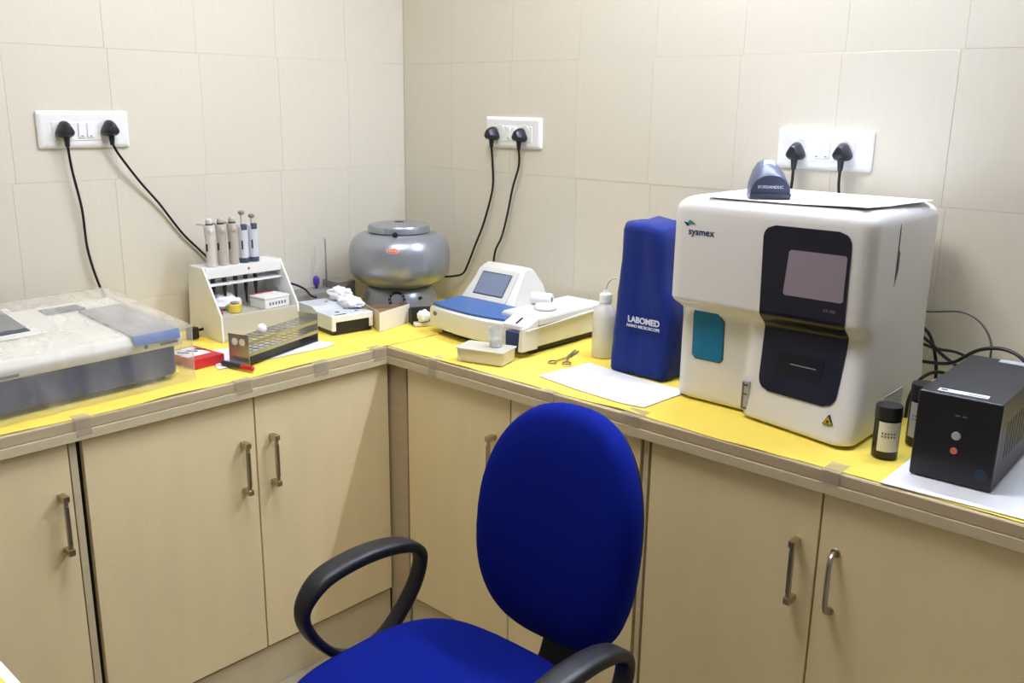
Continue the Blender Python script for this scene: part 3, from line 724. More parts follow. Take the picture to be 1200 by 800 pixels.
link('stem', cyl(new(), (0, 0, 0.043), 0.0016, 0.10, 'z', 8), 'clear', r1)
r2 = thing('graduated_rod', 'thin rod with dark graduation bands beside the purple bulb', 'rod', (0.057, -0.398, ZT+0.0703))
link('stem', cyl(new(), (0, 0, 0), 0.0026, 0.165, 'z', 8), 'clear', r2)
bm = new()
cyl(bm, (0, 0, 0.0005), 0.0029, 0.06, 'z', 8)
for k in range(10): cyl(bm, (0, 0, 0.066+0.0095*k), 0.0029, 0.0055, 'z', 8)
link('graduation', bm, 'grey_mark', r2)

ct = thing('open_carton', 'small open white carton, brown inside, in front of the silver centrifuge', 'box', (0.37, -0.40, ZT))
CQ = [(0.434, -0.487), (0.397, -0.337), (0.352, -0.335), (0.292, -0.432)]
def quad_wall(p, q, m_, nm, z0=0.0, z1=0.058, t=0.002):
    p, q = Vector(p), Vector(q); d = (q-p).normalized(); n_ = Vector((-d.y, d.x))*t
    cm = (Vector(CQ[0])+Vector(CQ[2]))/2
    if n_.dot(cm-p) < 0: n_ = -n_
    e = d*0.0021
    poly = [tuple(p+e), tuple(q-e), tuple(q-e+n_), tuple(p+e+n_)] if nm == 'side_wall' else [tuple(p), tuple(q), tuple(q+n_), tuple(p+n_)]
    return wpart(nm, prism(new(), poly, 'z', ZT+z0, ZT+z1), m_, ct, 0)
quad_wall(CQ[0], CQ[1], 'card', 'front_wall'); quad_wall(CQ[2], CQ[3], 'card_in', 'back_wall', 0, 0.050)
quad_wall(CQ[3], CQ[0], 'card_edge', 'side_wall'); quad_wall(CQ[1], CQ[2], 'card_in', 'side_wall')
cm_ = sum((Vector(p) for p in CQ), Vector((0, 0)))/4
wpart('lining', prism(new(), [tuple(cm_+(Vector(p)-cm_)*0.93) for p in CQ], 'z', ZT+0.001, ZT+0.040), 'card_in', ct, 0)
bx = thing('cotton_tray', 'small black tray holding cotton between carton and blue-topped analyser', 'tray', (0.45, -0.325, ZT), PI/2-0.5)
link('tray', box(new(), -0.04, 0.04, -0.004, 0.05, 0, 0.045, 0.003), 'black_plastic', bx)
link('dish', box(new(), -0.036, 0.03, -0.03, -0.0045, 0, 0.012, 0.003), 'white_plastic', bx)
bm = new(); lump(bm, (0.468, -0.342, ZT+0.0315), 0.02, 0.022, 0.019, 0.3, 12, 3, 2.5)
tag(link('cotton_wool', bm, 'cotton', None, 1.5), 'white cotton wool tuft left of the blue-topped analyser', 'cotton')

# ---------------------------------------------------------------- centrifuge
cg = thing('centrifuge', 'round silver centrifuge with a dial on its base, in the corner', 'centrifuge', (0.232, -0.232, ZT))
bm = new(); lathe(bm, [(0.0, 0.004), (0.118, 0.004), (0.124, 0.010), (0.124, 0.03), (0.117, 0.055), (0.108, 0.075), (0.100, 0.083), (0, 0.083)], (0, 0, 0), 48); base = link('base', bm, 'silver', cg, 0.8)
for a in range(4): link('rubber_foot', cyl(new(), (0.09*math.cos(a*PI/2+.5), 0.09*math.sin(a*PI/2+.5), 0), 0.012, 0.0045, 'z', 10), 'foot', base)
bm = new(); lathe(bm, [(0.0, 0.0835), (0.098, 0.0835), (0.126, 0.096), (0.148, 0.112), (0.160, 0.130), (0.1645, 0.158), (0.1645, 0.190), (0.160, 0.214), (0.150, 0.234), (0.136, 0.247), (0.118, 0.2535), (0.108, 0.2555), (0.0, 0.2555)], (0, 0, 0), 56); bowl = link('bowl', bm, 'silver', cg, 0.8)
bm = new(); lathe(bm, [(0.0, 0.256), (0.095, 0.256), (0.100, 0.259), (0.100, 0.275), (0.096, 0.281), (0.06, 0.2865), (0.022, 0.288), (0.0, 0.2882)], (0, 0, 0), 48); lid = link('lid', bm, 'silver', cg, 0.8)
link('sight_hole', cyl(new(), (0, 0, 0.2876), 0.0165, 0.0009, 'z', 24), 'black_print', lid)
def rad(a, r, z): return (r*math.cos(a), r*math.sin(a), z)
A0 = math.atan2(-1.95, 2.27)-0.06     # towards the viewer side
am = Matrix.Rotation(A0-0.05, 4, 'Z')
bm = new(); lathe(bm, [(0.006, -0.018), (0.0085, -0.010), (0.0085, -0.002), (0.005, 0.0)], (0, 0, 0), 14, am @ Matrix.Translation((0.121, 0, 0.2615)) @ Matrix.Rotation(PI/2, 4, 'Y')); link('latch_knob', bm, 'black_plastic', lid)
badge = new(); 
t = bmesh.new()
def bowl_r(z):
    pr = [(0.1645, 0.190), (0.160, 0.214), (0.150, 0.234)]
    for (r0, z0), (r1_, z1) in zip(pr, pr[1:]):
        if z0 <= z <= z1: return r0+(r1_-r0)*(z-z0)/(z1-z0)
    return 0.1645
def patch(bm, aoff, zc, ra, rz_, lift, n=24):
    vs_ = []
    for k in range(n):
        q = 2*PI*k/n; z = zc+rz_*math.sin(q); rr = bowl_r(z)+lift; a = A0+aoff+ra*math.cos(q)/rr
        vs_.append(bm.verts.new((rr*math.cos(a), rr*math.sin(a), z)))
    c_ = bm.verts.new(rad(A0+aoff, bowl_r(zc)+lift, zc))
    for k in range(n): bm.faces.new((vs_[k], vs_[(k+1) % n], c_))
    return bm
t.free(); badge.free()
bg = link('badge', patch(new(), -0.07, 0.217, 0.020, 0.0085, 0.0012), 'badge_cream', bowl)
link('badge_field', patch(new(), -0.07, 0.217, 0.0175, 0.0066, 0.0018), 'redbadge', bowl)
mx = Matrix.Rotation(A0-0.07, 4, 'Z') @ Matrix.Translation((bowl_r(0.217)+0.0026, 0, 0.217)) @ Matrix.Rotation(-0.40, 4, 'Y') @ Matrix.Rotation(PI/2, 4, 'Z') @ Matrix.Rotation(PI/2, 4, 'X')
lettering('lettering', 'REMI', 0.0095, 'badge_cream', bowl, mx, 0.0003, sx=1.2)
# dial on base
dm = Matrix.Rotation(A0-0.03, 4, 'Z') @ Matrix.Translation((0.1165, 0, 0.052)) @ Matrix.Rotation(PI/2-0.33, 4, 'Y')
bm = new(); lathe(bm, [(0, 0), (0.028, 0), (0.028, 0.005), (0, 0.005)], (0, 0, 0), 28, dm); dl = link('dial_plate', bm, 'black_plastic', base)
bm = new(); lathe(bm, [(0, 0.005), (0.0195, 0.005), (0.0185, 0.019), (0.016, 0.021), (0, 0.021)], (0, 0, 0), 24, dm); link('dial', bm, 'silver_dark', base)
bm = new()
for k in range(11):
    q = -2.4+k*0.48; t = bmesh.new(); box(t, 0.0225, 0.0265, -0.0009, 0.0009, 0.0051, 0.0055); merge(bm, t, dm @ Matrix.Rotation(q, 4, 'Z'))
link('dial_marks', bm, 'white_print', base)
bm = new(); lathe(bm, [(0.006, 0), (0.006, 0.003), (0.003, 0.004), (0.0022, 0.014), (0, 0.0145)], (0, 0, 0), 12, Matrix.Rotation(A0+0.62, 4, 'Z') @ Matrix.Translation((0.116, 0, 0.055)) @ Matrix.Rotation(PI/2-0.33, 4, 'Y')); link('toggle', bm, 'black_plastic', base)

# ---------------------------------------------------------------- blue-topped chemistry analyser
an = thing('chemistry_analyser', 'beige chemistry analyser with blue top panel and tilted screen', 'analyser', (0.73, -0.22, ZT))
def bowed(x0, x1, yb, yf, bow, inset=0.0, n=14):
    pts = []
    for k in range(n+1):
        s = k/n; x = x0+inset+(x1-x0-2*inset)*s; pts.append((x, yf+inset-bow*math.sin(PI*s)))
    pts += [(x1-inset, yb-inset), (x0+inset, yb-inset)]
    return pts
def ring(pts, z): return [(a, b, z) for a, b in pts]
bm = new()
x0, x1, yb, yf = 0.535, 0.925, -0.04, -0.378
loft(bm, [ring(bowed(x0, x1, yb, yf, 0.028, 0.010), ZT+0.016), ring(bowed(x0, x1, yb, yf, 0.030, 0.002), ZT+0.021), ring(bowed(x0, x1, yb, yf, 0.030, 0.0), ZT+0.04),
          ring(bowed(x0, x1, yb, yf, 0.029, 0.0), ZT+0.07), ring(bowed(x0, x1, yb, yf, 0.029, 0.002), ZT+0.078), ring(bowed(x0, x1, yb, yf, 0.028, 0.009), ZT+0.0825)])
wpart('lower_casing', bm, 'beige', an)
bm = new(); loft(bm, [ring(bowed(x0+0.03, x1-0.01, yb, yf+0.02, 0.02, 0.0), ZT+0.004), ring(bowed(x0+0.03, x1-0.01, yb, yf+0.02, 0.02, 0.0), ZT+0.0165)])
wpart('dark_plinth', bm, 'foot', an)
for x in (0.58, 0.90):
    for y in (-0.33, -0.08):
        bm = new(); cyl(bm, (x, y, ZT), 0.012, 0.0045, 'z', 10); wpart('rubber_foot', bm, 'foot', an)
# blue panel
pts = []
for k in range(13):
    s = k/12; x = 0.543+(0.842-0.543)*s; pts.append((x, -0.368-0.026*math.sin(PI*(0.05+0.78*s))))
pts += [(0.79, -0.27), (0.755, -0.240), (0.525, -0.240)]
bm = new(); prism(bm, pts, 'z', ZT+0.083, ZT+0.0895, 0.001); wpart('blue_top_panel', bm, 'blue_panel', an)
bm = new(); cyl(bm, (0.567, -0.3885, ZT+0.063), 0.007, 0.0012, 'y', 14)
bl = wpart('maker_badge', bm, 'grey_mark', an)
# screen hood: wedge with tilted bezel facing -y
bm = new()
def hood(x_lo, x_hi, x_lo2, x_hi2):
    prof = [(-0.240, ZT+0.0828), (-0.164, ZT+0.184), (-0.148, ZT+0.190), (-0.118, ZT+0.182), (-0.085, ZT+0.135), (-0.07, ZT+0.0828)]
    rings = []
    for x, s in ((x_lo, 0.95), (x_lo+0.010, 1.0), (x_hi-0.014, 1.0), (x_hi, 0.93)):
        # narrow at the top
        rings.append([(x+((0.026 if x < 0.63 else -0.020)*(z-ZT-0.0828)/0.107), -0.14+(y+0.14)*s, ZT+0.0828+(z-ZT-0.0828)*s) for y, z in prof])
    return loft(bm, rings)
hood(0.520, 0.738, 0, 0); hd = wpart('screen_hood', bm, 'beige', an, 0.9)
# bezel frame on tilted face
ang = math.atan2(0.1012, 0.076)
sm = Matrix.Translation((0.629, -0.2037, ZT+0.1332)) @ Matrix.Rotation(ang, 4, 'X')   # local z = out of face
bm = new(); t = bmesh.new(); rb_ = [rrect(-0.083, 0.080, -0.056, 0.052, 0.006, z, 3) for z in (0.0, 0.003)]; loft(t, rb_); merge(bm, t, sm); wpart('screen_bezel', bm, 'pip_white', an)
bm = new(); t = bmesh.new(); box(t, -0.062, 0.060, -0.040, 0.038, 0.0031, 0.0038); merge(bm, t, sm); wpart('screen_rim', bm, 'dark_frame', an)
bm = new(); t = bmesh.new(); box(t, -0.0585, 0.0565, -0.0365, 0.0345, 0.0039, 0.0046); merge(bm, t, sm); wpart('screen', bm, 'screen_on', an)
# sample block on the right
bm = new()
def blk(d, z): return [(0.795+d, -0.345+d, z), (0.935-d, -0.345+d, z), (0.928-d, -0.045-d, z), (0.79+d, -0.045-d, z)]
loft(bm, [blk(0.0, ZT+0.0826), blk(0.0, ZT+0.096), blk(0.004, ZT+0.102), blk(0.012, ZT+0.104)]); sb = wpart('sample_block', bm, 'beige', an, 0.4)
bm = new(); prism(bm, [(-0.3455, ZT+0.102), (-0.392, ZT+0.083), (-0.394, ZT+0.070), (-0.36, ZT+0.070), (-0.3455, ZT+0.0825)], 'x', 0.842, 0.934, 0.003); wpart('sample_hood', bm, 'beige', an)
bm = new(); t = bmesh.new(); box(t, -0.0018, 0.0018, -0.016, 0.012, 0, 0.002); merge(bm, t, Matrix.Translation((0.888, -0.372, ZT+0.093)) @ Matrix.Rotation(0.39, 4, 'X')); wpart('probe_slot', bm, 'black_print', an)
bm = new(); box(bm, 0.872, 0.924, -0.412, -0.397, ZT+0.018, ZT+0.0695, 0.002); wpart('blue_sample_bay', bm, 'blue_skirt', an)
bm = new(); prism(bm, [(0.9345, ZT+0.018), (0.921, ZT+0.018), (0.926, ZT+0.083), (0.9345, ZT+0.083)], 'y', -0.415, -0.35, 0.001); wpart('cheek', bm, 'beige', an)
bm = new(); prism(bm, [(-0.40, ZT+0.072), (-0.05, ZT+0.086), (-0.05, ZT+0.090), (-0.40, ZT+0.076)], 'x', 0.9255, 0.939, 0.001); wpart('side_ledge', bm, 'pip_white', an)
# things on it
pr_ = thing('paper_roll', 'white printer paper roll lying on the blue-topped analyser', 'paper roll', (0.832, -0.215, ZT+0.1045), 0.35)
bm = new(); cyl(bm, (-0.03, 0, 0.0175), 0.0175, 0.06, 'x', 22, 0.001); link('roll', bm, 'white_paper', pr_)
bm = new(); cyl(bm, (0.0301, 0, 0.0175), 0.007, 0.0006, 'x', 14); link('core', bm, 'grey_mark', pr_)
lw = thing('round_disc', 'round white lid lying beside the paper roll on the analyser', 'lid', (0.878, -0.252, ZT+0.1045))
bm = new(); lathe(bm, [(0, 0), (0.028, 0), (0.031, 0.003), (0.031, 0.010), (0.027, 0.014), (0, 0.0145)], (0, 0, 0), 28); link('disc', bm, 'white_paper', lw)
link('rim', lathe(new(), [(0.0312, 0.002), (0.0322, 0.004), (0.0322, 0.008), (0.0312, 0.009)], (0, 0, 0), 28), 'white_plastic', lw)
tyy = thing('clear_tray', 'shallow translucent plastic tray in front of the blue-topped analyser', 'tray', (0.874, -0.489, ZT), 0.30)
tl_, td_, th_ = 0.066, 0.038, 0.036
bm = new(); loft(bm, [rrect(-tl_+.006, tl_-.006, -td_+.006, td_-.006, 0.006, 0.0005), rrect(-tl_, tl_, -td_, td_, 0.006, 0.002), rrect(-tl_-.003, tl_+.003, -td_-.003, td_+.003, 0.007, th_), rrect(-tl_-.0015, tl_+.0015, -td_-.0015, td_+.0015, 0.006, th_), rrect(-tl_+.0015, tl_-.0015, -td_+.0015, td_-.0015, 0.005, 0.0035)])
link('body', bm, 'frost', tyy)
bm = new(); loft(bm, [rrect(-tl_-.006, tl_+.006, -td_-.006, td_+.006, 0.008, th_+0.0003), rrect(-tl_-.006, tl_+.006, -td_-.006, td_+.006, 0.008, th_+0.0025)])
link('lid', bm, 'frost', tyy)
cu = thing('sample_cup', 'small clear plastic cup standing on the translucent tray', 'cup', (0.893, -0.472, ZT+th_+0.0028))
bm = new(); lathe(bm, [(0.0, 0.0), (0.016, 0.0), (0.0165, 0.001), (0.0205, 0.052), (0.0195, 0.052), (0.0156, 0.0025), (0, 0.0025)], (0, 0, 0), 24); link('cup', bm, 'clear', cu)
bm = new(); lathe(bm, [(0, 0.003), (0.0154, 0.003), (0.0170, 0.022), (0, 0.022)], (0, 0, 0), 24); link('liquid', bm, 'liquid', cu)

# ---------------------------------------------------------------- wash bottle, scissors, paper, bag
wbt = thing('wash_bottle', 'translucent wash bottle with bent spout beside the blue bag', 'bottle', (1.065, -0.225, ZT))
bm = new(); lathe(bm, [(0, 0), (0.030, 0), (0.033, 0.004), (0.033, 0.108), (0.030, 0.127), (0.021, 0.140), (0.0155, 0.146), (0.0155, 0.150), (0, 0.150)], (0, 0, 0), 32); link('body', bm, 'frost2', wbt, 0.8)
bm = new(); lathe(bm, [(0, 0.1502), (0.0170, 0.1502), (0.0170, 0.168), (0.015, 0.172), (0.007, 0.176), (0.0055, 0.182), (0, 0.183)], (0, 0, 0), 24); link('cap', bm, 'white_matte', wbt)
bm = new(); tube(bm, [(0, 0, 0.182), (0.003, 0, 0.198), (0.016, -0.002, 0.213), (0.036, -0.004, 0.220), (0.056, -0.006, 0.214)], 0.0028, 8, 6); link('spout', bm, 'white_cord', wbt)
bt2 = thing('small_bottle', 'small white-capped bottle half hidden behind the analyser screen', 'bottle', (0.50, -0.115, ZT))
bm = new(); lathe(bm, [(0, 0), (0.020, 0), (0.022, 0.003), (0.022, 0.085), (0.014, 0.10), (0.012, 0.104), (0, 0.104)], (0, 0, 0), 22); link('body', bm, 'beige2', bt2, 0.8)
link('cap', cyl(new(), (0, 0, 0.1042), 0.0155, 0.018, 'z', 20, 0.002), 'white_matte', bt2)
sc = thing('forceps', 'dark steel scissor forceps on the yellow cloth before the wash bottle', 'scissors', (1.012, -0.312, ZT+0.003), 1.9)
def flat_bar(bm, a, b, wdt, h):
    a, b = Vector(a), Vector(b); d = (b-a); L_ = d.length; t = bmesh.new(); box(t, 0, L_, -wdt/2, wdt/2, -h/2, h/2, 0.0008)
    merge(bm, t, Matrix.Translation(a) @ Matrix.Rotation(math.atan2(d.y, d.x), 4, 'Z'))
for s in (-1, 1):
    bm = new(); flat_bar(bm, (0, 0, 0.001*s+0.0012), (0.068, s*0.0045, 0.001*s+0.0012), 0.006, 0.002)
    flat_bar(bm, (0, 0, 0.001*s+0.0012), (-0.055, -s*0.016, 0.001*s+0.0012), 0.005, 0.002)
    bld = link('blade', bm, 'silver_dark', sc)
    bm = new(); sweep(bm, [(-0.068+0.014*math.cos(q*PI/8), -s*0.020+0.010*math.sin(q*PI/8), 0.0012+0.001*s) for q in range(16)], circ(0.002, 6), closed=True); link('finger_ring', bm, 'brass', bld)
link('pivot', cyl(new(), (0, 0, 0.003), 0.0035, 0.0012, 'z', 10), 'chrome', sc)
tag(link('paper_sheet', prism(new(), [(1.066, -0.498), (1.085, -0.312), (1.235, -0.335), (1.408, -0.345), (1.400, -0.520), (1.34, -0.530), (1.20, -0.520)], 'z', ZT+0.0004, ZT+0.0014), 'white_paper', None, 0),
    'white paper sheet lying in front of the blue fabric bag', 'paper')

bg_ = thing('microscope_cover', 'tall blue fabric dust cover over a microscope, beside the white analyser', 'cover', (1.24, -0.2, ZT+0.0016))
bm = new()
BGX = -0.022
levels = [(0.0, 1.180, 1.345, -0.326, -0.10, 0.012), (0.006, 1.177, 1.349, -0.328, -0.10, 0.016), (0.08, 1.178, 1.352, -0.322, -0.10, 0.02), (0.165, 1.180, 1.350, -0.316, -0.10, 0.02),
          (0.20, 1.181, 1.338, -0.313, -0.11, 0.02), (0.225, 1.181, 1.322, -0.311, -0.12, 0.02), (0.26, 1.182, 1.313, -0.309, -0.12, 0.02), (0.33, 1.183, 1.309, -0.306, -0.12, 0.02),
          (0.358, 1.182, 1.308, -0.304, -0.13, 0.018), (0.372, 1.184, 1.302, -0.30, -0.13, 0.016), (0.378, 1.190, 1.296, -0.292, -0.14, 0.012)]
rings = []
def lerp_levels(lv, n):
    out = []
    for a, b in zip(lv, lv[1:]):
        k = max(1, int((b[0]-a[0])/n))
        for i in range(k): out.append(tuple(p+(q-p)*i/k for p, q in zip(a, b)))
    return out+[lv[-1]]
for z, a, b, c_, d_, r_ in lerp_levels(levels, 0.02):
    a += BGX; b += BGX
    rg = rrect(a, b, c_, d_, r_, ZT+0.0018+z, 4)
    # subdivide straight sides
    full = []
    for i in range(len(rg)):
        p, q = Vector(rg[i]), Vector(rg[(i+1) % len(rg)]); k = max(1, int((q-p).length/0.02))
        for j in range(k): full.append(p+(q-p)*j/k)
    rings.append(full)
n0 = min(len(r) for r in rings)
def resample(r, n):
    L_ = [0]
    for i in range(len(r)): L_.append(L_[-1]+(r[(i+1) % len(r)]-r[i]).length)
    out = []; 
    for k in range(n):
        s = L_[-1]*k/n; i = 0
        while L_[i+1] < s: i += 1
        f = (s-L_[i])/max(L_[i+1]-L_[i], 1e-9); out.append(r[i]+(r[(i+1) % len(r)]-r[i])*f)
    return out
R2 = []
for r in rings:
    q = resample(r, 72); 
    for v in q:
        h_ = (v.z-ZT)/0.38
        a = 0.0065*noise.noise(Vector((v.x*24, v.y*24, v.z*5)))+0.003*noise.noise(Vector((v.x*50, v.y*50, v.z*20)))
        c_ = Vector((1.24, -0.21, v.z)); d_ = (v-c_).normalized(); v += d_*a
        if h_ > 0.9: v.z += (h_-0.9)*10*(0.009*max(0, (1.20-v.x)/0.05)-0.002)+0.006*noise.noise(Vector((v.x*20, v.y*20, 4)))*(h_-0.9)*10
    R2.append(q)
loft(bm, R2); bgo = wpart('fabric', bm, 'bag', bg_, 1.2)
lettering('lettering', 'LABOMED', 0.0215, 'white_print', bg_, Matrix.Translation((0.018, -0.1275, 0.143)) @ Matrix.Rotation(0.05, 4, 'X') @ FACE_Y, 0.0006, 0.0007, sx=0.96)
lettering('lettering', 'NANO MICROSCOPE', 0.0105, 'white_print', bg_, Matrix.Translation((0.018, -0.1285, 0.1275)) @ Matrix.Rotation(0.05, 4, 'X') @ FACE_Y, 0.0006, 0.0002, sx=0.98)

# ---------------------------------------------------------------- haematology analyser
ha = thing('haematology_analyser', 'large white blood analyser with dark screen panel and teal window', 'analyser', (1.61, -0.25, ZT))
AX0, AX1, AYB, AZ0, AZ1 = 1.384, 1.842, -0.062, ZT+0.003, 1.354
def sstep(a, b, x):
    t = min(1, max(0, (x-a)/(b-a))); return t*t*(3-2*t)
def front_y(x, z):
    up = sstep(1.092, 1.128, z)
    lr = sstep(1.572, 1.600, x)
    fz = min(1, max(0, (1.09-z)/0.20))
    low = -0.390*(1-lr)+(-0.398-0.022*fz-0.048*fz*min(1, max(0, (x-1.594)/0.24)))*lr
    return low*(1-up)-0.428*up
def aring(z, ins):
    """outline at height z with inset; corner radius"""
    x0_ = AX0+ins+0.010*(1-sstep(1.09, 1.13, z)); x1_ = AX1-ins+0.010*(1-sstep(0.90, 1.10, z)); yb_ = AYB-ins
    r = 0.034; pts = []
    nx = 60
    for k in range(nx+1):
        x = x0_+r+(x1_-x0_-2*r)*k/nx; pts.append((x, front_y(x, z)+ins, z))
    yf = pts[-1][1]
    for k in range(1, 8): t = PI/2*k/8; pts.append((x1_-r+r*math.sin(t), yf+r-r*math.cos(t), z))
    pts.append((x1_, yf+r, z))
    for k in range(1, 7): pts.append((x1_, yf+r+(yb_-0.02-yf-r)*k/7, z))
    for k in range(0, 5): t = PI/2*k/4; pts.append((x1_-0.02+0.02*math.cos(t), yb_-0.02+0.02*math.sin(t), z))
    for k in range(1, 8): pts.append((x1_-0.02+(x0_+0.02-x1_+0.02)*k/8, yb_, z))
    for k in range(0, 5): t = PI/2*k/4; pts.append((x0_+0.02-0.02*math.sin(t), yb_-0.02+0.02*math.cos(t), z))
    yf0 = pts[0][1]
    for k in range(1, 7): pts.append((x0_, yb_-0.02+(yf0+r-yb_+0.02)*k/7, z))
    for k in range(0, 8): t = PI/2*k/8; pts.append((x0_+r-r*math.cos(t), yf0+r-r*math.sin(t), z))
    return pts
zl = []
for k in range(5): t = PI/2*k/4; zl.append((AZ0+0.011*(1-math.cos(t)), 0.011*(1-math.sin(t))))
z = AZ0+0.03
while z < 1.30: zl.append((z, 0)); z += (0.004 if 1.085 < z < 1.145 else 0.02)
for k in range(7): t = PI/2*k/6; zl.append((AZ1-0.034+0.034*math.sin(t), 0.034*(1-math.cos(t))))
bm = new(); loft(bm, [aring(z, i) for z, i in zl]); cas = wpart('casing', bm, 'ana', ha, 0.9)
for x in (AX0+0.06, AX1-0.06):
    for y in (-0.35, -0.11):
        bm = new(); cyl(bm, (x, y, ZT), 0.018, 0.0035, 'z', 14); wpart('rubber_foot', bm, 'foot', ha)
def front_panel(poly, lift, nz=1):
    """a thin skin following the front surface; poly = list of (x,z) outline; filled by scanlines between left and right edges"""
    zsv = sorted(set([z for _, z in poly])); z0, z1 = zsv[0], zsv[-1]; bm = new(); rows = []
    n = 60
    for k in range(n+1):
        z = z0+(z1-z0)*k/n; z = min(max(z, z0+1e-6), z1-1e-6)
        xs_ = []
        for (xa, za), (xb, zb) in zip(poly, poly[1:]+poly[:1]):
            if (za-z)*(zb-z) < 0: xs_.append(xa+(xb-xa)*(z-za)/(zb-za))
        xl, xr = min(xs_), max(xs_)
        rows.append([(xl+(xr-xl)*q/8, front_y(xl+(xr-xl)*q/8, z)-lift, z) for q in range(9)])
    vv = [[bm.verts.new(p) for p in r] for r in rows]
    for i in range(n):
        for j in range(8): bm.faces.new((vv[i][j], vv[i][j+1], vv[i+1][j+1], vv[i+1][j]))
    r = bmesh.ops.extrude_face_region(bm, geom=bm.faces[:])
    for e in r['geom']:
        if isinstance(e, bmesh.types.BMVert): e.co.y += lift-0.0004
    return bm
def rr2(x0, x1, z0, z1, r, n=6): return [(a, b) for a, b, _ in rrect(x0, x1, z0, z1, r, 0, n)]
PX0, PX1, PZ0, PZ1 = 1.612, 1.799, 0.957, 1.312
wpart('dark_panel', front_panel([(a_+0.0*(b_-PZ0)+(0.010 if a_ < 1.7 else 0.004)*(1-(b_-PZ0)/(PZ1-PZ0)), b_) for a_, b_ in rr2(PX0, PX1, PZ0, PZ1, 0.026)], 0.003), 'ana_dark', ha, 0.9)
bm = new(); prism(bm, [(1.677, 1.266), (1.790, 1.266), (1.794, 1.262), (1.794, 1.176), (1.790, 1.172), (1.671, 1.172), (1.667, 1.176), (1.673, 1.262)], 'y', -0.4325, -0.4305); wpart('screen', bm, 'screen_dead', ha)
lf = wpart('loading_slot', front_panel(rr2(1.660, 1.762, 1.000, 1.046, 0.006), 0.0042), 'ana_dark2', ha, 0.9)
wpart('slot_edge', front_panel([(1.690, 1.0235), (1.748, 1.0235), (1.748, 1.0255), (1.690, 1.0255)], 0.0050), 'screen_dead', ha, 0.9)
lettering('lettering', 'XP-300', 0.0085, 'grey_mark', ha, Matrix.Translation((1.768-1.61, -0.4318+0.25, 1.152-ZT)) @ FACE_Y, 0.0003)
# recess and teal window at lower left
bm = new(); TW = [(1.438, 1.100), (1.490, 1.100), (1.500, 1.096), (1.515, 1.080), (1.517, 0.996), (1.510, 0.987), (1.448, 0.987), (1.440, 0.995)]; prism(bm, [(1.478+(a_-1.478)*1.05, 1.045+(b_-1.045)*1.04) for a_, b_ in TW], 'y', -0.3912, -0.3890); wpart('window_rim', bm, 'groove', ha, 0); bm = new(); prism(bm, TW, 'y', -0.3922, -0.3905, 0.0005); tw = wpart('teal_window', bm, 'teal', ha)
# service slot
bm = new(); box(bm, 1.584, 1.602, -0.4185, -0.4000, 0.902, 0.966, 0.0006); vl_ = wpart('vial_slot', bm, 'silver_label', ha)
bm = new(); box(bm, 1.5865, 1.5895, -0.4192, -0.4183, 0.905, 0.963); box(bm, 1.5895, 1.599, -0.4192, -0.4183, 0.956, 0.960); box(bm, 1.5895, 1.599, -0.4192, -0.4183, 0.936, 0.939); box(bm, 1.5895, 1.599, -0.4192, -0.4183, 0.904, 0.907)
wpart('slot_marks', bm, 'groove', ha)
# warning triangle
WX, WZ, WY = 1.797, 0.934, -0.0335
def tri_(cx, cz, s): return [(cx-s, cz-s*0.7), (cx+s, cz-s*0.7), (cx, cz+s)]
bm = new(); prism(bm, tri_(WX, WZ, 0.0115), 'y', -0.4195+WY, -0.41+WY); wpart('warning_sign', bm, 'black_print', ha, 0)
bm = new(); prism(bm, tri_(WX, WZ, 0.0092), 'y', -0.4202+WY, -0.4194+WY); wpart('warning_field', bm, 'warn', ha, 0)
bm = new()
for q in range(3):
    t = bmesh.new(); box(t, -0.0008, 0.0008, -0.0003, 0.0003, -0.0032, 0.0032); merge(bm, t, Matrix.Translation((WX, -0.4204+WY, WZ-0.0015)) @ Matrix.Rotation(q*PI/3, 4, 'Y'))
cyl(bm, (WX, -0.4208+WY, WZ-0.0015), 0.0018, 0.0006, 'y', 10); wpart('warning_symbol', bm, 'black_print', ha)
# logo
lettering('lettering', 'sysmex', 0.0215, 'logo_blue', ha, Matrix.Translation((1.464-1.61, -0.4286+0.25, 1.2795-ZT)) @ FACE_Y, 0.0004, 0.0003, sx=1.0)
lx, lz = 1.4315, 1.2955
bm = new(); prism(bm, [(lx-0.013, lz+0.004), (lx-0.004, lz+0.003), (lx+0.001, lz-0.001), (lx-0.003, lz-0.0055), (lx-0.007, lz-0.001)], 'y', -0.4290, -0.4275); wpart('logo_wing', bm, 'logo_blue', ha, 0)
bm = new(); prism(bm, [(lx-0.003, lz+0.001), (lx+0.002, lz+0.0085), (lx+0.006, lz+0.0085), (lx+0.009, lz+0.002), (lx+0.003, lz-0.0005)], 'y', -0.4292, -0.4275); wpart('logo_leaf', bm, 'logo_teal', ha, 0)
bm = new(); prism(bm, [(lx+0.006, lz+0.002), (lx+0.008, lz+0.0065), (lx+0.017, lz+0.0015), (lx+0.010, lz+0.0005)], 'y', -0.4294, -0.4275); wpart('logo_leaf', bm, 'logo_green', ha, 0)
# side seam and grip
bm = new(); tube(bm, [(1.787, -0.298, 1.3535), (1.808, -0.298, 1.3525), (1.828, -0.298, 1.343), (1.8395, -0.298, 1.326), (1.8420, -0.298, 1.298), (1.8420, -0.298, 1.21)], 0.0016, 6, 5)
wpart('panel_seam', bm, 'groove', ha)
bm = new(); prism(bm, [(-0.299, 1.275), (-0.285, 1.262), (-0.285, 1.228), (-0.299, 1.195)], 'x', 1.8405, 1.8424); wpart('grip_recess', bm, 'groove', ha)
bm = new()
for k in range(5): box(bm, 1.848, 1.8530, -0.30, -0.20, 0.925+0.009*k, 0.9265+0.009*k)
wpart('side_vent', bm, 'silver_label', ha)
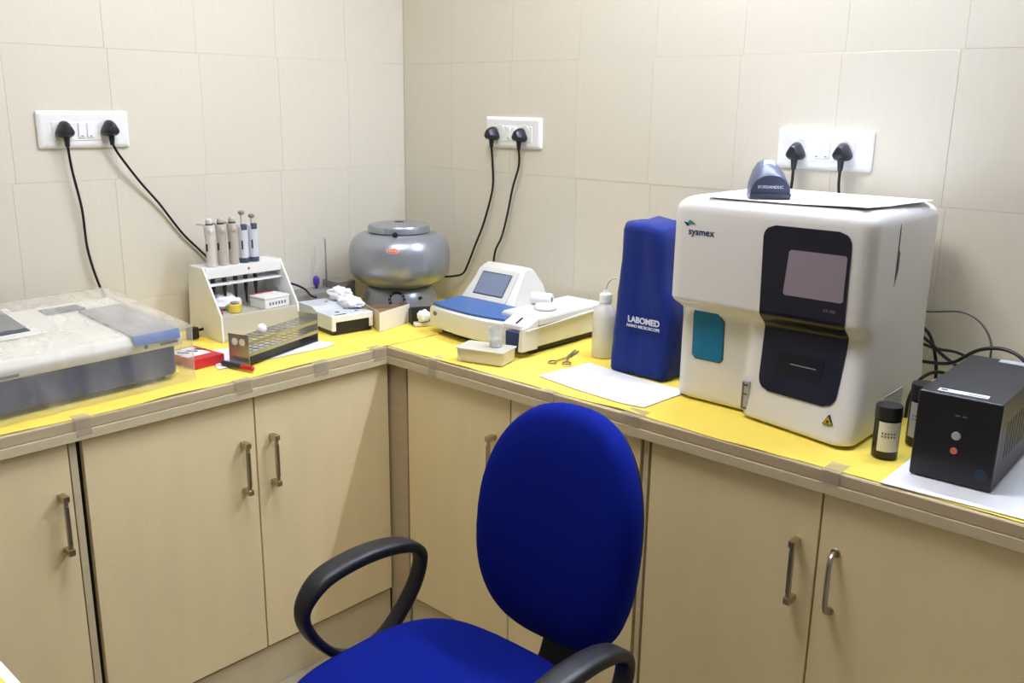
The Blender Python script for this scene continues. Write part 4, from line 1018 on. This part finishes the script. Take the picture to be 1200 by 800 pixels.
# paper on top
pp = new(); pts_ = [(1.466, -0.412), (1.812, -0.402), (1.838, -0.115), (1.432, -0.085)]
nx_, ny_ = 18, 10; g = []
for i in range(nx_+1):
    row = []
    for j in range(ny_+1):
        a, b = i/nx_, j/ny_
        p = [((pts_[0][k]*(1-a)+pts_[1][k]*a)*(1-b)+(pts_[3][k]*(1-a)+pts_[2][k]*a)*b) for k in (0, 1)]
        z = AZ1+0.0012+0.004*sstep(0.5, 1, a)*(0.4+0.6*sstep(0.3, 0, b))
        row.append(pp.verts.new((p[0], p[1], z)))
    g.append(row)
for i in range(nx_):
    for j in range(ny_): pp.faces.new((g[i][j], g[i+1][j], g[i+1][j+1], g[i][j+1]))
r = bmesh.ops.extrude_face_region(pp, geom=pp.faces[:])
for e in r['geom']:
    if isinstance(e, bmesh.types.BMVert): e.co.z += 0.0012
tag(link('paper_sheet', pp, 'white_paper', None, 1.0), 'white paper sheet on top of the white analyser', 'paper')
PT = AZ1+0.0026
# barcode scanner
sn = thing('barcode_scanner', 'dark grey barcode scanner lying on top of the white analyser', 'scanner', (1.556, -0.328, PT), 0.66)
# local: nose towards -y
bm = new()
def sring(y, wdt, h, z0=0.0):
    pts = [(-wdt, y, z0), (-wdt*1.0, y, z0+h*0.18), (-wdt*0.93, y, z0+h*0.42), (-wdt*0.74, y, z0+h*0.72), (-wdt*0.46, y, z0+h*0.93), (-wdt*0.16, y, z0+h), (wdt*0.16, y, z0+h), (wdt*0.46, y, z0+h*0.93), (wdt*0.74, y, z0+h*0.72), (wdt*0.93, y, z0+h*0.42), (wdt, y, z0+h*0.18), (wdt, y, z0)]
    return pts
loft(bm, [sring(-0.056, 0.041, 0.038, 0.012), sring(-0.050, 0.0425, 0.046, 0.011), sring(-0.03, 0.042, 0.062, 0.008), sring(0.0, 0.039, 0.074, 0.004), sring(0.03, 0.034, 0.076, 0.002), sring(0.06, 0.029, 0.066, 0.001), sring(0.075, 0.024, 0.05, 0.002), sring(0.08, 0.018, 0.035, 0.006)])
bd = link('body', bm, 'scanner', sn, 0.5)
bm = new(); loft(bm, [[(-0.042, -0.057, 0.001), (0.042, -0.057, 0.001), (0.042, -0.03, 0.0005), (-0.042, -0.03, 0.0005)], [(-0.043, -0.060, 0.0125), (0.043, -0.060, 0.0125), (0.043, -0.032, 0.0125), (-0.043, -0.032, 0.0125)]]); link('window_base', bm, 'scanner_dark', sn, 0.3)
bm = new(); loft(bm, [[(-0.016, -0.040, 0.058), (0.016, -0.040, 0.058), (0.013, -0.030, 0.066), (-0.013, -0.030, 0.066)], [(-0.017, -0.045, 0.0565), (0.017, -0.045, 0.0565), (0.009, -0.010, 0.079), (-0.009, -0.010, 0.079)]]); link('trigger', bm, 'scanner_win', sn, 0.5)
lettering('lettering', 'KORDANDUC', 0.0082, 'white_print', sn, Matrix.Translation((0, -0.0567, 0.026)) @ FACE_Y, 0.0006, 0.0002, sx=1.0)
bm = new(); tube(bm, [(0.012, 0.078, 0.022), (0.04, 0.10, 0.022), (0.075, 0.112, 0.008), (0.11, 0.125, 0.003)], 0.0024, 8, 6); link('cable', bm, 'white_cord', sn)

# ---------------------------------------------------------------- dark bottles, UPS, cables at right
def dark_bottle(label, loc, hgt, r, lab_m, rz):
    t = thing('reagent_bottle', label, 'bottle', loc, rz)
    link('body', lathe(new(), [(0, 0), (r-0.003, 0), (r, 0.003), (r, hgt*0.74), (r-0.001, hgt*0.745), (0, hgt*0.745)], (0, 0, 0), 28), 'dark_bottle', t)
    link('cap', lathe(new(), [(0, hgt*0.75), (r*1.0, hgt*0.75), (r*1.03, hgt*0.76), (r*1.03, hgt*0.975), (r*0.98, hgt), (0, hgt)], (0, 0, 0), 28), 'black_plastic', t)
    bm = new(); n = 16; a0, a1 = -PI/2-1.05, -PI/2+0.75
    rings = [[((r+d)*math.cos(a0+(a1-a0)*k/n), (r+d)*math.sin(a0+(a1-a0)*k/n), z) for z, d in ((hgt*0.16, 0.0003), (hgt*0.16, 0.001), (hgt*0.72, 0.001), (hgt*0.72, 0.0003))] for k in range(n+1)]
    loft(bm, rings); lb = link('paper_label', bm, lab_m, t)
    bm = new()
    for row, zz in enumerate((0.51, 0.45)):
        for k in range(5):
            a = a0+0.35+k*0.22; t2 = bmesh.new(); box(t2, -0.0017, 0.0017, -0.0002, 0.0002, -0.002, 0.002)
            merge(bm, t2, Matrix.Rotation(a+PI/2, 4, 'Z') @ Matrix.Translation((0, -r-0.0012, hgt*zz)))
    link('label_print', bm, 'grey_mark', lb, 0)
dark_bottle('black-capped dark bottle with cream label right of the white analyser', (1.908, -0.432, ZT), 0.106, 0.0245, 'bottle_label', 0.75)
dark_bottle('dark bottle with grey label standing behind the cream-labelled one', (1.935, -0.318, ZT), 0.130, 0.026, 'silver_label', 0.35)
tag(link('paper_sheet', prism(new(), [(1.955, -0.572), (1.952, -0.40), (1.962, -0.12), (2.30, -0.12), (2.30, -0.556), (2.18, -0.560)], 'z', ZT+0.0004, ZT+0.0014), 'white_paper', None, 0),
    'white paper sheet under the black power unit', 'paper')
UZ = ZT+0.0016
up = thing('backup_power_unit', 'black boxy backup power unit with two buttons at the right', 'power unit', (1.977, -0.494, UZ), 0.03)
UW, UD, UH = 0.142, 0.335, 0.166
link('casing', box(new(), 0.001, UW-0.001, 0.014, UD, 0.004, UH-0.001, 0.002), 'ups', up)
link('front_panel', box(new(), 0, UW, 0, 0.0135, 0.002, UH, 0.004, 3), 'ups_front', up)
bm = new()
for x in (0.02, UW-0.02):
    for y in (0.03, UD-0.03): link('rubber_foot', cyl(new(), (x, y, 0), 0.009, 0.0035, 'z', 10), 'foot', up)
link('power_button', cyl(new(), (0.073, -0.0028, 0.093), 0.0078, 0.003, 'y', 20, 0.0008), 'silver_label', up)
link('mute_button', cyl(new(), (0.0725, -0.0022, 0.0645), 0.0062, 0.0024, 'y', 18, 0.0008), 'led_red', up)
em = link('emblem', cyl(new(), (0.121, -0.0009, 0.031), 0.0105, 0.001, 'y', 20), 'emblem', up)
bm = new(); box(bm, 0.0665, 0.0745, -0.0006, 0.0002, 0.1295, 0.1315); box(bm, 0.079, 0.0865, -0.0006, 0.0002, 0.1295, 0.1315); link('front_marks', bm, 'grey_mark', up)
lb = new(); t = bmesh.new(); box(t, -0.042, 0.042, -0.0095, 0.0095, 0, 0.0005); merge(lb, t, Matrix.Translation((0.068, 0.03, UH-0.0009)) @ Matrix.Rotation(0.05, 4, 'Z')); sl = link('top_sticker', lb, 'white_paper', up, 0)
bm = new(); t = bmesh.new(); box(t, -0.038, -0.027, -0.004, 0.005, 0.0005, 0.0008); merge(bm, t, Matrix.Translation((0.068, 0.03, UH-0.0009)) @ Matrix.Rotation(0.05, 4, 'Z')); link('sticker_logo', bm, 'logo_blue', sl, 0)
bm = new(); t = bmesh.new(); box(t, 0.006, 0.038, -0.005, -0.001, 0.0005, 0.0008); merge(bm, t, Matrix.Translation((0.068, 0.03, UH-0.0009)) @ Matrix.Rotation(0.05, 4, 'Z')); link('sticker_print', bm, 'grey_mark', sl, 0)
link('rear_plate', box(new(), 0.06, 0.125, UD-0.03, UD-0.004, UH-0.0009, UH+0.0006), 'silver_label', up, 0)
bm = new()
for k in range(10): box(bm, UW-0.0012, UW-0.0004, 0.06+0.02*k, 0.066+0.02*k, 0.05, 0.12)
link('side_vent', bm, 'black_print', up, 0)
def cord(label, pts, r, m='black_rubber'):
    bm = new(); tube(bm, pts, r, 8, 8); return tag(link('loose_wire', bm, m), label, 'wire')
cord('thin grey cable arching from the white analyser to the power unit', [(1.80, -0.055, 1.10), (1.85, -0.05, 1.106), (1.91, -0.055, 1.115), (1.955, -0.07, 1.10), (1.985, -0.09, 1.065), (1.992, -0.11, 1.02), (1.992, -0.13, 0.97)], 0.0024, 'grey_cord')
cord('thick black cable curving over the back of the power unit', [(1.80, -0.040, 0.985), (1.87, -0.075, 0.995), (1.92, -0.105, 1.012), (1.965, -0.11, 1.048), (2.01, -0.115, 1.062), (2.05, -0.125, 1.055), (2.075, -0.135, 1.03), (2.08, -0.135, 0.98)], 0.004)
cord('black cable dropping to the worktop behind the power unit', [(1.80, -0.05, 1.06), (1.845, -0.045, 1.035), (1.88, -0.05, 1.01), (1.92, -0.06, 0.99), (1.965, -0.075, 0.955), (1.972, -0.08, 0.90)], 0.004)
cord('short black cable tangled beside the white analyser', [(1.80, -0.035, 1.03), (1.86, -0.032, 1.018), (1.905, -0.034, 1.018), (1.95, -0.036, 1.0), (1.975, -0.04, 0.96)], 0.0035)
cord('black cable hanging straight down beside the white analyser', [(1.80, -0.035, 1.075), (1.838, -0.030, 1.05), (1.858, -0.028, 1.0), (1.866, -0.03, 0.95), (1.868, -0.04, ZT+0.004)], 0.0038)
cord('black cable lying close behind the grey-labelled dark bottle', [(1.87, -0.215, 0.90), (1.865, -0.19, 0.94), (1.872, -0.15, 0.975), (1.90, -0.125, 0.99), (1.94, -0.12, 0.975), (1.965, -0.125, 0.93)], 0.0038)
ad = thing('power_strip', 'pale box on the worktop behind the dark bottles', 'box', (1.90, -0.0735, ZT), 0)
link('body', box(new(), -0.03, 0.05, -0.03, 0.03, 0, 0.062, 0.003), 'beige2', ad)
link('lid', box(new(), -0.031, 0.051, -0.031, 0.031, 0.0622, 0.068, 0.001), 'white_plastic', ad)

# ---------------------------------------------------------------- office chair
ch = thing('office_chair', 'blue fabric swivel chair with black loop armrests', 'chair', (1.447, -1.155, 0), 0.03)
def sup(u, a, b, n):  # superellipse point
    c, s = math.cos(u), math.sin(u)
    return (a*math.copysign(abs(c)**(2/n), c), b*math.copysign(abs(s)**(2/n), s))
# seat
bm = new(); rings = []
for z, k in ((0.400, 0.86), (0.405, 0.93), (0.418, 0.975), (0.440, 1.0), (0.458, 0.99), (0.470, 0.955), (0.478, 0.88), (0.483, 0.72), (0.486, 0.45), (0.487, 0.15)):
    ring_ = []
    for i in range(64):
        x, y = sup(2*PI*i/64, 0.247, 0.235, 3.2)
        w_ = 1.0+0.04*(-y/0.235)          # a little wider at the front
        zz = z+(0.010*(y/0.235) if y > 0 else -0.012*(y/0.235)**2)*k-(0.006*(1-(x/0.243)**2) if z > 0.46 else 0)
        ring_.append((x*k*w_-0.008, y*k-0.052, zz+0.038))
    rings.append(ring_)
loft(bm, rings); link('seat', bm, 'blue_fabric', ch, 1.5)
bm = new(); loft(bm, [[(sup(2*PI*i/48, 0.20, 0.195, 3)[0]*k, sup(2*PI*i/48, 0.20, 0.195, 3)[1]*k-0.06, z) for i in range(48)] for z, k in ((0.375, 0.8), (0.383, 0.98), (0.4310, 1.02))]); link('seat_pan', bm, 'black_plastic', ch)
# backrest: built in its own frame (u right, v up, w forward = -y) then tilted
BT = Matrix.Translation((0.007, 0.262, 0.486)) @ Matrix.Rotation(-0.13, 4, 'X')
def back_outline(n=72):
    pts = []
    for i in range(n):
        q = 2*PI*i/n; c, s = math.cos(q), math.sin(q)
        e = 2.6 if s > 0 else 3.0
        x = math.copysign(abs(c)**(2/e), c); y = math.copysign(abs(s)**(2/e), s)
        v = 0.245+0.245*y
        wdt = 0.193*(1-0.12*max(0, y)**1.5-0.05*max(0, -y)**2)
        pts.append((wdt*x, v))
    return pts
ol = back_outline()
def bshape(k, w_):
    # curvature: hollow horizontally, lumbar bulge
    r_ = []
    for u, v in ol:
        uu, vv_ = u*k, 0.245+(v-0.245)*k
        y = -w_-0.55*uu*uu+0.18*(vv_-0.245)**2 + 0.0
        r_.append((uu, y, vv_))
    return r_
prof_b = [(0.15, 0.047), (0.45, 0.047), (0.72, 0.045), (0.88, 0.039), (0.95, 0.031), (0.985, 0.020), (1.0, 0.006), (0.995, -0.008), (0.975, -0.018), (0.93, -0.023), (0.6, -0.024), (0.2, -0.024)]
bm = new(); loft(bm, [bshape(k, w_) for k, w_ in prof_b]); bmesh.ops.transform(bm, matrix=BT, verts=bm.verts); br = link('backrest', bm, 'blue_fabric', ch, 1.5)
bm = new(); loft(bm, [bshape(k, w_) for k, w_ in ((0.93, -0.0245), (0.95, -0.030), (0.80, -0.040), (0.3, -0.043))]); bmesh.ops.transform(bm, matrix=BT, verts=bm.verts); link('back_shell', bm, 'black_plastic', br, 1.0)
# support bar
bm = new(); sweep(bm, smooth_path([(-0.006, 0.06, 0.368), (-0.006, 0.20, 0.366), (-0.006, 0.285, 0.385), (-0.006, 0.322, 0.44), (-0.006, 0.330, 0.52), (-0.010, 0.350, 0.64)], 6), [(-0.043, -0.008), (0.043, -0.008), (0.046, 0), (0.043, 0.008), (-0.043, 0.008), (-0.046, 0)]); link('back_support', bm, 'black_plastic', ch)
link('adjust_knob', lathe(new(), [(0.0, 0), (0.022, 0), (0.025, 0.004), (0.024, 0.02), (0.015, 0.024), (0, 0.024)], (0, 0, 0), 16, Matrix.Translation((-0.006, 0.332, 0.43)) @ Matrix.Rotation(-PI/2, 4, 'X')), 'black_plastic', ch)
# arms: closed loops
def arm(s):
    loop = [(-0.155, 0.617), (-0.145, 0.655), (-0.105, 0.690), (-0.03, 0.702), (0.05, 0.696), (0.115, 0.675), (0.148, 0.640), (0.145, 0.595), (0.120, 0.545), (0.075, 0.492), (0.03, 0.462), (-0.02, 0.455), (-0.065, 0.475), (-0.105, 0.515), (-0.140, 0.570)]
    loop = [(y-s*0.018+(0.010 if s > 0 else -0.004), 0.680-(0.012 if s > 0 else 0.003)+(z-0.702)*0.86) for y, z in loop]
    n = len(loop); path = []; scl = []
    P = [Vector((s*0.268, y, z)) for y, z in loop]
    for i in range(n):
        p0, p1, p2, p3 = P[i-1], P[i], P[(i+1) % n], P[(i+2) % n]
        for k in range(5):
            t = k/5; path.append(0.5*((2*p1)+(p2-p0)*t+(2*p0-5*p1+4*p2-p3)*t*t+(3*p1-p0-3*p2+p3)*t**3))
    # explicit frame: side axis = x, normal in the plane of the loop
    bm = new(); rings = []; m = len(path)
    cen = Vector((s*0.268, 0.0, 0.585))
    for i in range(m):
        t = (path[(i+1) % m]-path[i-1]).normalized(); nx = Vector((1, 0, 0)); nn = t.cross(nx).normalized()
        top = sstep(0.60, 0.68, path[i].z)
        hw = 0.0175+0.0085*top; hh = 0.0095+0.0035*top
        rings.append([path[i]+nx*(hw*a)+nn*(hh*b) for a, b in [(-1, -0.5), (-0.8, -0.9), (-0.4, -1), (0.4, -1), (0.8, -0.9), (1, -0.5), (1, 0.5), (0.8, 0.9), (0.4, 1), (-0.4, 1), (-0.8, 0.9), (-1, 0.5)]])
    rings.append(rings[0]); loft(bm, rings, False, False); bmesh.ops.remove_doubles(bm, verts=bm.verts, dist=1e-6)
    a_ = link('armrest', bm, 'arm', ch, 0.9)
    bm = new(); sweep(bm, smooth_path([(s*0.266, -0.01, 0.468), (s*0.25, -0.01, 0.405), (s*0.20, -0.01, 0.388), (s*0.12, -0.01, 0.384)], 5), [(-0.03, -0.006), (0.03, -0.006), (0.03, 0.006), (-0.03, 0.006)], up=(s, 0, 0)); link('arm_bracket', bm, 'black_plastic', a_)
arm(-1); arm(1)
# column and five-star base
link('tilt_mechanism', box(new(), -0.09, 0.09, -0.11, 0.13, 0.335, 0.3745, 0.008), 'black_plastic', ch)
link('gas_column', lathe(new(), [(0.026, 0.09), (0.026, 0.20), (0.0255, 0.205), (0.015, 0.206), (0.015, 0.336)], (0, 0, 0), 20), 'black_plastic', ch)
hub = link('base_hub', lathe(new(), [(0.02, 0.062), (0.045, 0.062), (0.048, 0.07), (0.042, 0.105), (0.03, 0.115), (0.02, 0.115)], (0, 0, 0), 24), 'black_plastic', ch)
for k in range(5):
    a = 2*PI*k/5+0.3; mxr = Matrix.Rotation(a, 4, 'Z')
    bm = new(); t = bmesh.new()
    loft(t, [[(0.03, -0.022, 0.070), (0.03, 0.022, 0.070), (0.03, 0.018, 0.104), (0.03, -0.018, 0.104)], [(0.17, -0.018, 0.062), (0.17, 0.018, 0.062), (0.17, 0.014, 0.088), (0.17, -0.014, 0.088)], [(0.27, -0.014, 0.060), (0.27, 0.014, 0.060), (0.27, 0.010, 0.074), (0.27, -0.010, 0.074)]])
    merge(bm, t, mxr); lg = link('base_leg', bm, 'black_plastic', ch, 0.4)
    bm = new(); t = bmesh.new()
    for sx in (-1, 1): cyl(t, (0.262, sx*0.014-0.009, 0.026), 0.0255, 0.018, 'y', 18, 0.003)
    box(t, 0.25, 0.274, -0.008, 0.008, 0.03, 0.0598, 0.003)
    merge(bm, t, mxr); link('caster', bm, 'black_rubber', lg)
